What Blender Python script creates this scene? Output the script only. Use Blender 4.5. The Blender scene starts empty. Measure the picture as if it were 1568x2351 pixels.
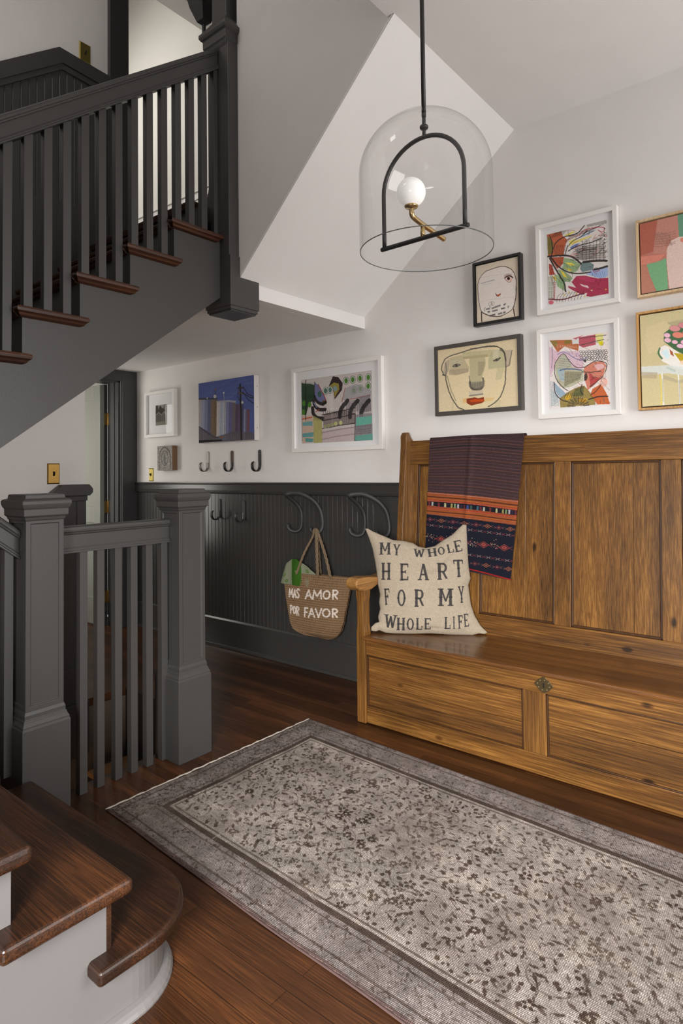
import bpy, bmesh, math, random
import numpy as np
from mathutils import Vector, Matrix
random.seed(7); RNG = np.random.default_rng(7)
PI = math.pi
S = bpy.context.scene
C = S.collection

# ---------------------------------------------------------------- camera
YAW, PITCH, ROLL, FPX, CY, HC = 0.884424, 0.0316464, -0.01264106, 1449.23, 1036.646, 1.30
_f = Vector((math.sin(YAW)*math.cos(PITCH), math.cos(YAW)*math.cos(PITCH), math.sin(PITCH)))
_r = Vector((math.cos(YAW), -math.sin(YAW), 0)); _u = _r.cross(_f)
_r2 = _r*math.cos(ROLL) + _u*math.sin(ROLL); _u2 = -_r*math.sin(ROLL) + _u*math.cos(ROLL)
cd = bpy.data.cameras.new('camera'); cam = bpy.data.objects.new('camera', cd); C.objects.link(cam)
M = Matrix((( _r2.x, _u2.x, -_f.x, 0), (_r2.y, _u2.y, -_f.y, 0), (_r2.z, _u2.z, -_f.z, HC), (0, 0, 0, 1)))
cam.matrix_world = M
cd.sensor_fit = 'HORIZONTAL'; cd.sensor_width = 36.0; cd.lens = 36.0*FPX/1568.0
cd.shift_y = -(1175.5-CY)/1568.0; cd.clip_start = 0.02; cd.clip_end = 60
S.camera = cam

# ---------------------------------------------------------------- light and exposure
S.view_settings.view_transform = 'Standard'; S.view_settings.look = 'None'
S.view_settings.exposure = 0.0; S.view_settings.gamma = 1.0; S.view_settings.use_curve_mapping = False
W = bpy.data.worlds.new('sky'); S.world = W; W.use_nodes = True
W.node_tree.nodes['Background'].inputs[0].default_value = (0.75, 0.85, 1.0, 1); W.node_tree.nodes['Background'].inputs[1].default_value = 0.6

def area(name, loc, target, sx, sy, power, col, spread=PI):
    l = bpy.data.lights.new(name, 'AREA'); l.shape = 'RECTANGLE'; l.size = sx; l.size_y = sy; l.energy = power; l.color = col; l.spread = spread
    o = bpy.data.objects.new(name, l); C.objects.link(o); o.location = loc
    o.rotation_euler = (Vector(target)-Vector(loc)).to_track_quat('-Z', 'Y').to_euler()
    return o
def point(name, loc, power, col, rad=.06):
    l = bpy.data.lights.new(name, 'POINT'); l.energy = power; l.color = col; l.shadow_soft_size = rad
    o = bpy.data.objects.new(name, l); C.objects.link(o); o.location = loc
    return o
area('window_daylight', (-1.18, -0.25, 1.40), (1.45, 0.85, 0.0), .9, 1.0, 60, (1.0, 0.965, 0.935), 1.35)
area('front_door_daylight', (1.75, -1.70, 1.45), (2.05, 2.0, 1.30), 1.4, 1.9, 74, (1.0, 0.975, 0.955))
area('upper_hall_light', (1.9, 4.7, 4.4), (3.07, 4.3, 3.6), 1.0, 1.4, 17, (1.0, 0.97, 0.93))
area('hall_side_light', (0.55, 4.25, 1.7), (3.1, 3.9, 1.1), .9, 1.1, 4, (1.0, 0.93, 0.84))
area('far_room_window_light', (1.96, 5.42, 1.3), (3.0, 5.15, 1.2), .85, 1.5, 20, (1.0, 0.97, 0.90))
point('basement_lamp', (1.05, 3.05, -0.75), 5, (1.0, 0.55, 0.25), .08)
area('stairwell_fill_light', (-.6, 2.4, 5.2), (1.2, 3.3, 3.4), 1.0, .8, 22, (1.0, 0.96, 0.93))  # unseen fill added to brighten the upper stairwell walls, no opening above it

# ---------------------------------------------------------------- helpers
def srgb(c):
    c = np.asarray(c, dtype=float)/255.0
    return np.where(c <= 0.04045, c/12.92, ((c+0.055)/1.055)**2.4)
def lin(r, g, b): return tuple(float(x) for x in srgb((r, g, b))) + (1,)

def newmat(name):
    m = bpy.data.materials.new(name); m.use_nodes = True
    return m, m.node_tree, m.node_tree.nodes['Principled BSDF']
def paint(name, col, rough=.5, spec=.5, bump=.0, bscale=300, metal=0.0, coat=0.0):
    m, t, b = newmat(name)
    n = t.nodes.new('ShaderNodeTexNoise'); n.inputs['Scale'].default_value = 7; n.inputs['Detail'].default_value = 4
    co = t.nodes.new('ShaderNodeTexCoord'); t.links.new(co.outputs['Object'], n.inputs['Vector'])
    mx = t.nodes.new('ShaderNodeMixRGB'); mx.blend_type = 'MIX'
    mx.inputs[1].default_value = tuple(x*.965 for x in col[:3])+(1,); mx.inputs[2].default_value = tuple(min(1, x*1.035) for x in col[:3])+(1,)
    t.links.new(n.outputs['Fac'], mx.inputs[0]); t.links.new(mx.outputs[0], b.inputs['Base Color'])
    b.inputs['Roughness'].default_value = rough; b.inputs['Specular IOR Level'].default_value = spec; b.inputs['Metallic'].default_value = metal
    b.inputs['Coat Weight'].default_value = coat
    if bump:
        n2 = t.nodes.new('ShaderNodeTexNoise'); n2.inputs['Scale'].default_value = bscale; n2.inputs['Detail'].default_value = 3
        t.links.new(co.outputs['Object'], n2.inputs['Vector'])
        bp = t.nodes.new('ShaderNodeBump'); bp.inputs['Strength'].default_value = bump; bp.inputs['Distance'].default_value = .002
        t.links.new(n2.outputs['Fac'], bp.inputs['Height']); t.links.new(bp.outputs[0], b.inputs['Normal'])
    return m
def wood(name, dark, mid, light, axis, rough=.35, fine=90, coarse=9, knots=True, plank=0, bump=.25, spec=.4, contrast=1.0, coat=0.0, wear=None):
    """grain runs along axis; the other two axes are the tight directions"""
    m, t, b = newmat(name); N = t.nodes; L = t.links
    co = N.new('ShaderNodeTexCoord')
    def mapped(s, k):
        mp = N.new('ShaderNodeMapping'); v = [s, s, s]; v['XYZ'.index(axis)] = s*k; mp.inputs['Scale'].default_value = v
        L.new(co.outputs['Object'], mp.inputs['Vector']); return mp.outputs[0]
    warp = N.new('ShaderNodeTexNoise'); warp.inputs['Scale'].default_value = 1; warp.inputs['Detail'].default_value = 2; L.new(mapped(coarse*.5, .3), warp.inputs['Vector'])
    n1 = N.new('ShaderNodeTexNoise'); n1.inputs['Scale'].default_value = 1; n1.inputs['Detail'].default_value = 5; n1.inputs['Roughness'].default_value = .6; n1.inputs['Distortion'].default_value = .25
    L.new(mapped(coarse, .045), n1.inputs['Vector'])
    n2 = N.new('ShaderNodeTexNoise'); n2.inputs['Scale'].default_value = 1; n2.inputs['Detail'].default_value = 4
    n2.inputs['Roughness'].default_value = .65; L.new(mapped(fine, .022), n2.inputs['Vector'])
    a = N.new('ShaderNodeMath'); a.operation = 'MULTIPLY_ADD'; a.inputs[1].default_value = .42; L.new(n1.outputs['Fac'], a.inputs[0])
    a2 = N.new('ShaderNodeMath'); a2.operation = 'MULTIPLY'; a2.inputs[1].default_value = .58; L.new(n2.outputs['Fac'], a2.inputs[0]); L.new(a2.outputs[0], a.inputs[2])
    last = a.outputs[0]
    if knots:
        vo = N.new('ShaderNodeTexVoronoi'); vo.inputs['Scale'].default_value = 1; vo.inputs['Randomness'].default_value = 1; L.new(mapped(6.5, .5), vo.inputs['Vector'])
        kr = N.new('ShaderNodeMapRange'); kr.inputs[1].default_value = .0; kr.inputs[2].default_value = .095; kr.inputs[3].default_value = .36; kr.inputs[4].default_value = 0
        L.new(vo.outputs['Distance'], kr.inputs[0])
        s = N.new('ShaderNodeMath'); s.operation = 'SUBTRACT'; L.new(last, s.inputs[0]); L.new(kr.outputs[0], s.inputs[1]); last = s.outputs[0]
    rp = N.new('ShaderNodeValToRGB'); e = rp.color_ramp.elements
    w = .13/contrast
    e[0].position = max(0, .5-w*1.5); e[0].color = dark; e[1].position = .5+w*1.2; e[1].color = light
    k = rp.color_ramp.elements.new(.5); k.color = mid
    L.new(last, rp.inputs[0]); colr = rp.outputs[0]
    # broad tonal patches of old finish
    n3 = N.new('ShaderNodeTexNoise'); n3.inputs['Scale'].default_value = 1; n3.inputs['Detail'].default_value = 3; L.new(mapped(3.0, .5), n3.inputs['Vector'])
    r3 = N.new('ShaderNodeMapRange'); r3.inputs[1].default_value = .3; r3.inputs[2].default_value = .7; r3.inputs[3].default_value = .72; r3.inputs[4].default_value = 1.15; L.new(n3.outputs['Fac'], r3.inputs[0])
    ml = N.new('ShaderNodeVectorMath'); ml.operation = 'SCALE'; L.new(colr, ml.inputs[0]); L.new(r3.outputs[0], ml.inputs['Scale']); colr = ml.outputs[0]
    hgt = last
    if plank:
        mp = N.new('ShaderNodeMapping')
        if axis == 'Y': mp.inputs['Rotation'].default_value = (0, 0, PI/2)
        L.new(co.outputs['Object'], mp.inputs['Vector'])
        br = N.new('ShaderNodeTexBrick'); br.inputs['Scale'].default_value = 1; br.inputs['Brick Width'].default_value = 1.15; br.inputs['Row Height'].default_value = plank
        br.inputs['Mortar Size'].default_value = .0010; br.inputs['Mortar Smooth'].default_value = .2; br.offset = .37; br.offset_frequency = 2
        br.inputs['Color1'].default_value = (.62, .62, .62, 1); br.inputs['Color2'].default_value = (1.25, 1.25, 1.25, 1); br.inputs['Mortar'].default_value = (.25, .25, .25, 1); br.inputs['Bias'].default_value = 0
        L.new(mp.outputs[0], br.inputs['Vector'])
        mm = N.new('ShaderNodeMixRGB'); mm.blend_type = 'MULTIPLY'; mm.inputs[0].default_value = 1; L.new(colr, mm.inputs[1]); L.new(br.outputs['Color'], mm.inputs[2]); colr = mm.outputs[0]
    L.new(colr, b.inputs['Base Color'])
    rr = N.new('ShaderNodeMapRange'); rr.inputs[3].default_value = rough+.10; rr.inputs[4].default_value = rough-.06; L.new(n1.outputs['Fac'], rr.inputs[0]); L.new(rr.outputs[0], b.inputs['Roughness'])
    b.inputs['Specular IOR Level'].default_value = spec; b.inputs['Coat Weight'].default_value = coat
    bp = N.new('ShaderNodeBump'); bp.inputs['Strength'].default_value = bump; bp.inputs['Distance'].default_value = .0015; L.new(hgt, bp.inputs['Height']); L.new(bp.outputs[0], b.inputs['Normal'])
    return m
def colmat(name, rough=.8, spec=.3, weave=0, wscale=700, bump=0.0):
    m, t, b = newmat(name); N = t.nodes; L = t.links
    at = N.new('ShaderNodeAttribute'); at.attribute_name = 'Col'; out = at.outputs['Color']
    if weave:
        co = N.new('ShaderNodeTexCoord')
        nz = N.new('ShaderNodeTexNoise'); nz.inputs['Scale'].default_value = wscale; nz.inputs['Detail'].default_value = 2; L.new(co.outputs['Object'], nz.inputs['Vector'])
        mr = N.new('ShaderNodeMapRange'); mr.inputs[1].default_value = .3; mr.inputs[2].default_value = .7; mr.inputs[3].default_value = 1-weave; mr.inputs[4].default_value = 1+weave; L.new(nz.outputs['Fac'], mr.inputs[0])
        sc = N.new('ShaderNodeVectorMath'); sc.operation = 'SCALE'; L.new(out, sc.inputs[0]); L.new(mr.outputs[0], sc.inputs['Scale']); out = sc.outputs[0]
        if bump:
            bp = N.new('ShaderNodeBump'); bp.inputs['Strength'].default_value = bump; bp.inputs['Distance'].default_value = .002; L.new(nz.outputs['Fac'], bp.inputs['Height']); L.new(bp.outputs[0], b.inputs['Normal'])
    L.new(out, b.inputs['Base Color']); b.inputs['Roughness'].default_value = rough; b.inputs['Specular IOR Level'].default_value = spec
    return m

class MB:
    def __init__(s): s.bm = bmesh.new()
    def poly(s, pts, smooth=False):
        vs = [s.bm.verts.new(p) for p in pts]; f = s.bm.faces.new(vs); f.smooth = smooth; return f
    def hexa(s, b4, t4):
        v = [s.bm.verts.new(p) for p in list(b4)+list(t4)]
        for q in ((3, 2, 1, 0), (4, 5, 6, 7), (0, 1, 5, 4), (1, 2, 6, 5), (2, 3, 7, 6), (3, 0, 4, 7)): s.bm.faces.new([v[i] for i in q])
        return s
    def box(s, x0, x1, y0, y1, z0, z1):
        return s.hexa(((x0, y0, z0), (x1, y0, z0), (x1, y1, z0), (x0, y1, z0)), ((x0, y0, z1), (x1, y0, z1), (x1, y1, z1), (x0, y1, z1)))
    def prism(s, pts, axis, a, b, smooth=False):
        """pts are 2D in the two remaining axes (order XYZ), extruded along axis from a to b"""
        def P(p, v):
            if axis == 'X': return (v, p[0], p[1])
            if axis == 'Y': return (p[0], v, p[1])
            return (p[0], p[1], v)
        A = [s.bm.verts.new(P(p, a)) for p in pts]; B = [s.bm.verts.new(P(p, b)) for p in pts]; n = len(pts)
        s.bm.faces.new(A); s.bm.faces.new(B[::-1])
        for i in range(n):
            f = s.bm.faces.new((A[i], B[i], B[(i+1) % n], A[(i+1) % n])); f.smooth = smooth
        return s
    def rings(s, rings, close=True, cap=True, smooth=True):
        R = [[s.bm.verts.new(p) for p in r] for r in rings]; n = len(R[0])
        for i in range(len(R)-1):
            for j in range(n if close else n-1):
                f = s.bm.faces.new((R[i][j], R[i][(j+1) % n], R[i+1][(j+1) % n], R[i+1][j])); f.smooth = smooth
        if cap and close:
            s.bm.faces.new(R[0][::-1]); s.bm.faces.new(R[-1])
        return s
    def tube(s, path, r, seg=12, flat=1.0, cap=True):
        path = [Vector(p) for p in path]; rr = r if isinstance(r, (list, tuple)) else [r]*len(path); out = []
        prev = None
        for i, p in enumerate(path):
            d = (path[min(i+1, len(path)-1)]-path[max(i-1, 0)]).normalized()
            if prev is None:
                a = Vector((0, 0, 1)) if abs(d.z) < .9 else Vector((0, 1, 0)); x = d.cross(a).normalized()
            else:
                x = (prev - d*prev.dot(d)).normalized()
            prev = x; y = d.cross(x)
            out.append([p + x*math.cos(2*PI*k/seg)*rr[i] + y*math.sin(2*PI*k/seg)*rr[i]*flat for k in range(seg)])
        return s.rings(out, cap=cap)
    def lathe(s, prof, c=(0, 0, 0), seg=48, cap=False):
        return s.rings([[(c[0]+r*math.cos(2*PI*k/seg), c[1]+r*math.sin(2*PI*k/seg), c[2]+z) for k in range(seg)] for r, z in prof], cap=cap)
    def sq(s, cx, cy, prof):
        """square sections (half size, z) stacked"""
        return s.rings([[(cx-h, cy-h, z), (cx+h, cy-h, z), (cx+h, cy+h, z), (cx-h, cy+h, z)] for h, z in prof], smooth=False)
    def ribbon(s, path, wdir, w, th):
        """flat strip along path, width w along wdir, thickness th"""
        path = [Vector(p) for p in path]; wd = Vector(wdir).normalized(); out = []
        for i, p in enumerate(path):
            d = (path[min(i+1, len(path)-1)]-path[max(i-1, 0)]).normalized(); n = d.cross(wd).normalized(); ww = (w[i] if isinstance(w, list) else w)/2
            t2 = th/2; pts = []
            for (a, b) in ((-1, -.4), (-.8, -1), (.8, -1), (1, -.4), (1, .4), (.8, 1), (-.8, 1), (-1, .4)):
                pts.append(p + wd*ww*a + n*t2*b)
            out.append(pts)
        return s.rings(out)
    def build(s, name, mat, parent=None, bevel=0.0, seg=2, subsurf=0, auto=False):
        bmesh.ops.recalc_face_normals(s.bm, faces=s.bm.faces)
        me = bpy.data.meshes.new(name); s.bm.to_mesh(me); s.bm.free(); me.materials.append(mat)
        o = bpy.data.objects.new(name, me); C.objects.link(o)
        if parent: o.parent = parent
        if bevel:
            md = o.modifiers.new('bevel', 'BEVEL'); md.width = bevel; md.segments = seg; md.limit_method = 'ANGLE'; md.angle_limit = .6
        if subsurf:
            md = o.modifiers.new('sub', 'SUBSURF'); md.levels = subsurf; md.render_levels = subsurf
        return o
def tag(o, label, cat, group=None):
    o['label'] = label; o['category'] = cat
    if group: o['group'] = group
    return o
def thing(name, label, cat, group=None, loc=(0, 0, 0)):
    o = bpy.data.objects.new(name, None); C.objects.link(o); o.empty_display_size = .1
    return tag(o, label, cat, group)
def place(root, loc):
    """moves the empty to the thing's base while its world-coordinate parts stay where they are"""
    root.location = loc
    for ch in root.children: ch.matrix_parent_inverse = Matrix.Translation(-Vector(loc))
def struct(o): o['kind'] = 'structure'; return o
def smoothpath(pts, n=8):
    P = [Vector(p) for p in pts]; out = []
    for i in range(len(P)-1):
        a, b, c, d = P[max(i-1, 0)], P[i], P[i+1], P[min(i+2, len(P)-1)]
        for k in range(n):
            t = k/n
            out.append(.5*((2*b)+(c-a)*t+(2*a-5*b+4*c-d)*t*t+(3*b-a-3*c+d)*t**3))
    out.append(P[-1]); return out
def gridmesh(name, pos, mat, parent=None, col=None, smooth=True, solid=0.0, two=False):
    """pos: array (ny,nx,3); col: array (ny,nx,3) linear"""
    ny, nx = pos.shape[:2]
    me = bpy.data.meshes.new(name)
    idx = np.arange(ny*nx).reshape(ny, nx)
    q = np.stack([idx[:-1, :-1], idx[:-1, 1:], idx[1:, 1:], idx[1:, :-1]], -1).reshape(-1, 4)
    me.vertices.add(ny*nx); me.vertices.foreach_set('co', pos.astype(np.float32).ravel())
    me.loops.add(q.size); me.loops.foreach_set('vertex_index', q.astype(np.int32).ravel())
    me.polygons.add(len(q)); me.polygons.foreach_set('loop_start', np.arange(0, q.size, 4, dtype=np.int32)); me.polygons.foreach_set('loop_total', np.full(len(q), 4, dtype=np.int32))
    me.polygons.foreach_set('use_smooth', np.full(len(q), smooth))
    me.update(calc_edges=True)
    if col is not None:
        a = me.color_attributes.new('Col', 'FLOAT_COLOR', 'POINT')
        c4 = np.ones((ny*nx, 4), np.float32); c4[:, :3] = np.clip(col.reshape(-1, 3), 0, 1); a.data.foreach_set('color', c4.ravel())
    me.materials.append(mat); o = bpy.data.objects.new(name, me); C.objects.link(o)
    if parent: o.parent = parent
    if solid:
        md = o.modifiers.new('solid', 'SOLIDIFY'); md.thickness = solid; md.offset = 0
    return o

# ---------------------------------------------------------------- painter: brush strokes on a grid of vertex colours
def homography(src, dst):
    A = []
    for (x, y), (u, v) in zip(src, dst):
        A.append([x, y, 1, 0, 0, 0, -u*x, -u*y, -u]); A.append([0, 0, 0, x, y, 1, -v*x, -v*y, -v])
    _, _, V = np.linalg.svd(np.array(A, float)); return V[-1].reshape(3, 3)
class Cv:
    """w x h samples; strokes are given in the sketch's own coordinates (src quad TL,TR,BR,BL)"""
    def __init__(s, w, h, bg, src=((0, 0), (1, 0), (1, 1), (0, 1)), dst=((0, 0), (1, 0), (1, 1), (0, 1))):
        s.w, s.h = w, h; s.a = np.zeros((h, w, 3)); s.a[:] = bg
        s.H = homography(src, [(u*(w-1), v*(h-1)) for u, v in dst])
        c = np.mean(np.array(src, float), 0); p0 = s.T([c])[0]; p1 = s.T([c+(1, 0)])[0]; p2 = s.T([c+(0, 1)])[0]
        s.k = .5*(np.hypot(*(p1-p0))+np.hypot(*(p2-p0)))
        s.yy, s.xx = np.mgrid[0:h, 0:w].astype(float)
        s.rng = np.random.default_rng(w*7+h)
    def T(s, pts):
        p = np.array([(q[0], q[1], 1.0) for q in pts]) @ s.H.T; return p[:, :2]/p[:, 2:]
    def win(s, P, m):
        x0 = max(0, int(P[:, 0].min()-m)); x1 = min(s.w, int(P[:, 0].max()+m)+2); y0 = max(0, int(P[:, 1].min()-m)); y1 = min(s.h, int(P[:, 1].max()+m)+2)
        return (slice(y0, y1), slice(x0, x1)) if x1 > x0 and y1 > y0 else None
    def mix(s, W, m, col, al):
        m = (m*al)[..., None]; s.a[W] = s.a[W]*(1-m)+np.array(col, float)*m
    def poly(s, pts, col, al=1.0, streak=0.0, soft=.8):
        P = s.T(pts); W = s.win(P, 1)
        if W is None: return
        X, Y = s.xx[W], s.yy[W]; ins = np.zeros(X.shape, bool); d = np.full(X.shape, 1e9); n = len(P)
        for i in range(n):
            (x1, y1), (x2, y2) = P[i], P[(i+1) % n]
            c = ((y1 > Y) != (y2 > Y)); 
            with np.errstate(divide='ignore', invalid='ignore'): ins ^= c & (X < (x2-x1)*(Y-y1)/(y2-y1+1e-12)+x1)
        m = ins.astype(float)
        if streak: m = m*(1-streak*s.rng.random(X.shape))
        s.mix(W, m, col, al)
    def line(s, pts, wd, col, al=1.0, curve=True, jit=0.0):
        if curve and len(pts) > 2:
            pts = [(p.x, p.y) for p in smoothpath([(q[0], q[1], 0) for q in pts], 6)]
        P = s.T(pts)
        if jit: P = P+s.rng.normal(0, jit, P.shape)
        r = max(wd*s.k/2, .35); W = s.win(P, r+1.5)
        if W is None: return
        X, Y = s.xx[W], s.yy[W]; d = np.full(X.shape, 1e9)
        for i in range(len(P)-1):
            a, b = P[i], P[i+1]; v = b-a; L = v@v+1e-9; t = np.clip(((X-a[0])*v[0]+(Y-a[1])*v[1])/L, 0, 1)
            d = np.minimum(d, np.hypot(X-a[0]-t*v[0], Y-a[1]-t*v[1]))
        s.mix(W, np.clip(r+.5-d, 0, 1), col, al)
    def ell(s, cx, cy, rx, ry, col, al=1.0, rot=0.0, wd=0, n=22):
        pts = [(cx+rx*math.cos(t)*math.cos(rot)-ry*math.sin(t)*math.sin(rot), cy+rx*math.cos(t)*math.sin(rot)+ry*math.sin(t)*math.cos(rot)) for t in [2*PI*k/n for k in range(n+1)]]
        if wd: s.line(pts, wd, col, al, curve=False)
        else: s.poly(pts[:-1], col, al)
    def hatch(s, quad, n, wd, col, al=.8, jit=.6, m=0):
        """n lines across the quad (first side to third side)"""
        a, b, c, d = [np.array(q, float) for q in quad]
        for i in range(n):
            t = (i+.5)/n; s.line([a+(b-a)*t, d+(c-d)*t], wd, col, al, curve=False, jit=jit)
        for i in range(m):
            t = (i+.5)/m; s.line([a+(d-a)*t, b+(c-b)*t], wd, col, al, curve=False, jit=jit)
    def grain(s, amt=.05, blk=1):
        n = s.rng.normal(0, amt, (s.h//blk+1, s.w//blk+1)); n = np.kron(n, np.ones((blk, blk)))[:s.h, :s.w]
        s.a *= (1+n)[..., None]
    def lin(s, gain=1.0): return np.clip(srgb(np.clip(s.a, 0, 255))*gain, 0, .95)
# ---------------------------------------------------------------- materials
WALL = paint('plaster_white', (.76, .735, .715, 1), .75, .3, .15, 180)
CEIL = paint('ceiling_white', (.82, .80, .785, 1), .8, .25, .1, 180)
CREAM = paint('plaster_cream', (.78, .755, .70, 1), .7, .3)
GRAY = paint('charcoal_gray_paint', (.053, .0505, .049, 1), .42, .5, .12, 160)
GRAYW = paint('wainscot_gray_paint', (.043, .041, .0395, 1), .20, .5, .08, 160)
GRAYD = paint('dark_trim_paint', (.040, .039, .040, 1), .35, .5)
STAIRW = paint('stair_side_paint', (.165, .157, .155, 1), .30, .5, .06, 60)
WHITE = paint('white_frame_lacquer', (.80, .78, .75, 1), .4, .5)
MATB = paint('white_mat_board', (.80, .795, .80, 1), .9, .2)
BRASS = paint('aged_brass', (.52, .33, .10, 1), .32, .5, .1, 90, metal=1.0)
BRASSD = paint('dull_brass', (.42, .33, .10, 1), .4, .5, .2, 120, metal=1.0)
BRONZE = paint('pendant_brass', (.62, .46, .22, 1), .28, .5, metal=1.0)
BLACK = paint('black_metal', (.017, .016, .016, 1), .42, .5)
BLKSW = paint('black_plastic', (.01, .01, .01, 1), .3, .5)
DARKWOOD = wood('dark_oak_tread', lin(22, 13, 8), lin(50, 29, 16), lin(90, 54, 29), 'Y', .30, 260, 12, False, spec=.5)
TREADX = wood('dark_oak_nosing', lin(26, 15, 11), lin(64, 37, 24), lin(120, 72, 44), 'X', .30, 260, 26, False, spec=.5, contrast=.8)
FLOOR = wood('oak_floor', lin(38, 22, 12), lin(72, 43, 23), lin(112, 68, 36), 'Y', .30, 260, 12, False, plank=.058, bump=.12, spec=.45)
PINEY = wood('old_pine_along', lin(42, 25, 11), lin(106, 70, 31), lin(160, 114, 56), 'Y', .36, 190, 11, True, spec=.4, coat=.12)
PINEZ = wood('old_pine_upright', lin(46, 28, 13), lin(112, 75, 34), lin(156, 112, 56), 'Z', .36, 190, 11, True, spec=.4, coat=.12)
PINEX = wood('old_pine_arm', lin(88, 58, 30), lin(154, 110, 60), lin(190, 146, 88), 'X', .34, 180, 12, False, spec=.4, coat=.12)
PINES = wood('old_pine_seat', lin(48, 29, 14), lin(98, 62, 30), lin(138, 92, 46), 'Y', .26, 190, 12, False, spec=.5, coat=.2)
MOLD = wood('pine_moulding', lin(44, 26, 11), lin(64, 39, 17), lin(90, 57, 26), 'Z', .38, 60, 8, False, contrast=.5)
OAKF = wood('pale_maple_frame', lin(186, 152, 112), lin(214, 186, 146), lin(228, 204, 168), 'Z', .5, 90, 8, False, bump=.05)
OAKG = wood('golden_oak_frame', lin(150, 108, 60), lin(196, 150, 92), lin(220, 178, 120), 'Z', .45, 90, 8, False, bump=.05)

# ---------------------------------------------------------------- structure
XW, YB, YE, ZC = 3.13, 3.50, 4.89, 3.095
XL, YF = -1.3, -2.1                      # wall with the window, wall with the front door
b = MB()
for (x0, x1, y0, y1) in ((XL, XW, YF, 2.56), (2.18, XW, 2.56, YB), (1.95, 2.18, 2.56, 2.80), (1.86, XW, YB, 5.6), (1.9, 3.6, 5.6, 6.9), (XL, 1.86, YB+.12, 5.6)): b.box(x0, x1, y0, y1, -.04, 0)
struct(b.build('floor', FLOOR))
b = MB(); b.box(XW, XW+.12, YF, YE+.14, 0, 5.4); struct(b.build('wall_right', WALL))
b = MB(); b.box(-.2, 1.904, YB, YB+.12, -.04, 2.30); b.box(XL, 2.05, YB, YB+.12, 2.30, 5.4); b.box(XL, -.2, YB, YB+.12, 0, 2.30); b.box(2.05, XW, YB, YB+.12, 4.69, 5.4)
struct(b.build('wall_back', WALL))
# end wall of the hall, with a doorway at its right end
b = MB(); b.box(1.0, 2.14, YE, YE+.14, 0, 2.6); b.box(2.14, 2.98, YE, YE+.14, 2.10, 2.6); b.box(2.98, XW, YE, YE+.14, 0, 2.6); b.box(XW+.12, 3.6, YE, YE+.14, 0, 2.6)
struct(b.build('wall_end', WALL))
b = MB(); b.box(XL-.12, XL, YF, YB+.12, 0, .75); b.box(XL-.12, XL, YF, YB+.12, 2.35, 5.4); b.box(XL-.12, XL, YF, -1.00, .75, 2.35); b.box(XL-.12, XL, .45, YB+.12, .75, 2.35)
struct(b.build('wall_left', WALL))
b = MB(); b.box(XL, 1.1, YF-.12, YF, 0, 5.4); b.box(2.7, XW, YF-.12, YF, 0, 5.4); b.box(1.1, 2.7, YF-.12, YF, 2.45, 5.4); b.box(1.1, 2.7, YF-.12, YF, 0, .45)
struct(b.build('wall_front', WALL))
# window frames in the two openings behind the viewpoint
b = MB()
for y0, y1 in ((-1.00, -.94), (-.30, -.24), (.39, .45)): b.box(XL-.1, XL-.03, y0, y1, .75, 2.35)
for z0, z1 in ((.75, .82), (1.52, 1.56), (2.28, 2.35)): b.box(XL-.1, XL-.03, -1.00, .45, z0, z1)
struct(b.build('window_1', WHITE))
b = MB()
for x0, x1 in ((1.1, 1.17), (1.87, 1.93), (2.63, 2.7)): b.box(x0, x1, YF-.1, YF-.04, .45, 2.45)
for z0, z1 in ((.45, .55), (2.38, 2.45)): b.box(1.1, 2.7, YF-.1, YF-.04, z0, z1)
struct(b.build('window_2', WHITE))
# rooms behind doorways
b = MB(); b.box(1.9, 3.6, 6.9, 7.0, 0, 2.6); b.box(3.5, 3.6, YE+.14, 6.9, 0, 2.6); b.box(1.8, 1.9, YE+.14, 6.9, 0, 2.6); b.box(1.8, 3.6, YE+.14, 7.0, 2.5, 2.6)
struct(b.build('wall_far_room', WALL))
b = MB(); b.box(-.6, -.5, YB+.12, 5.6, 0, 2.6); b.box(-.6, 1.8, 5.6, 5.7, 0, 2.6); b.box(-.6, 1.9, YB+.12, 5.6, 2.19, 2.25)
struct(b.build('wall_side_room', WALL))
# upper hall beyond the landing doorway
b = MB(); b.box(1.4, XW, 6.5, 6.6, 2.3, 6.6); b.box(1.3, 1.4, YB+.12, 6.6, 2.3, 6.6); b.box(1.3, XW, YB+.12, 6.6, 6.5, 6.6); b.box(3.07, 3.129, YB+.12, 6.6, 2.62, 6.5); b.box(1.3, XW, YB, YB+.12, 5.4, 6.6)
struct(b.build('wall_upper_hall', CREAM))
b = MB()
for z in (3.50, 3.44, 3.395): b.box(3.045, 3.07, YB+.13, 5.55, z-.012, z)
b.box(3.055, 3.07, YB+.13, 5.55, 3.33, 3.488)
struct(b.build('trim_1', WHITE))

# ceilings
b = MB(); b.box(XL, 2.015, YF, 1.39, ZC, ZC+.22); b.box(2.015, XW, YF, 1.36, ZC, ZC+.22); struct(b.build('ceiling', CEIL))
b = MB(); b.prism([(2.222, 2.441), (XW, 2.441), (XW, YE), (1.904, YE), (1.904, YB), (1.99, YB), (1.99, 2.54), (2.222, 2.54)], 'Z', 2.19, 2.235); struct(b.build('ceiling', CEIL))
b = MB(); b.box(XL, XW, YF, YB+.12, 5.4, 5.5); struct(b.build('ceiling', CEIL))
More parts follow.
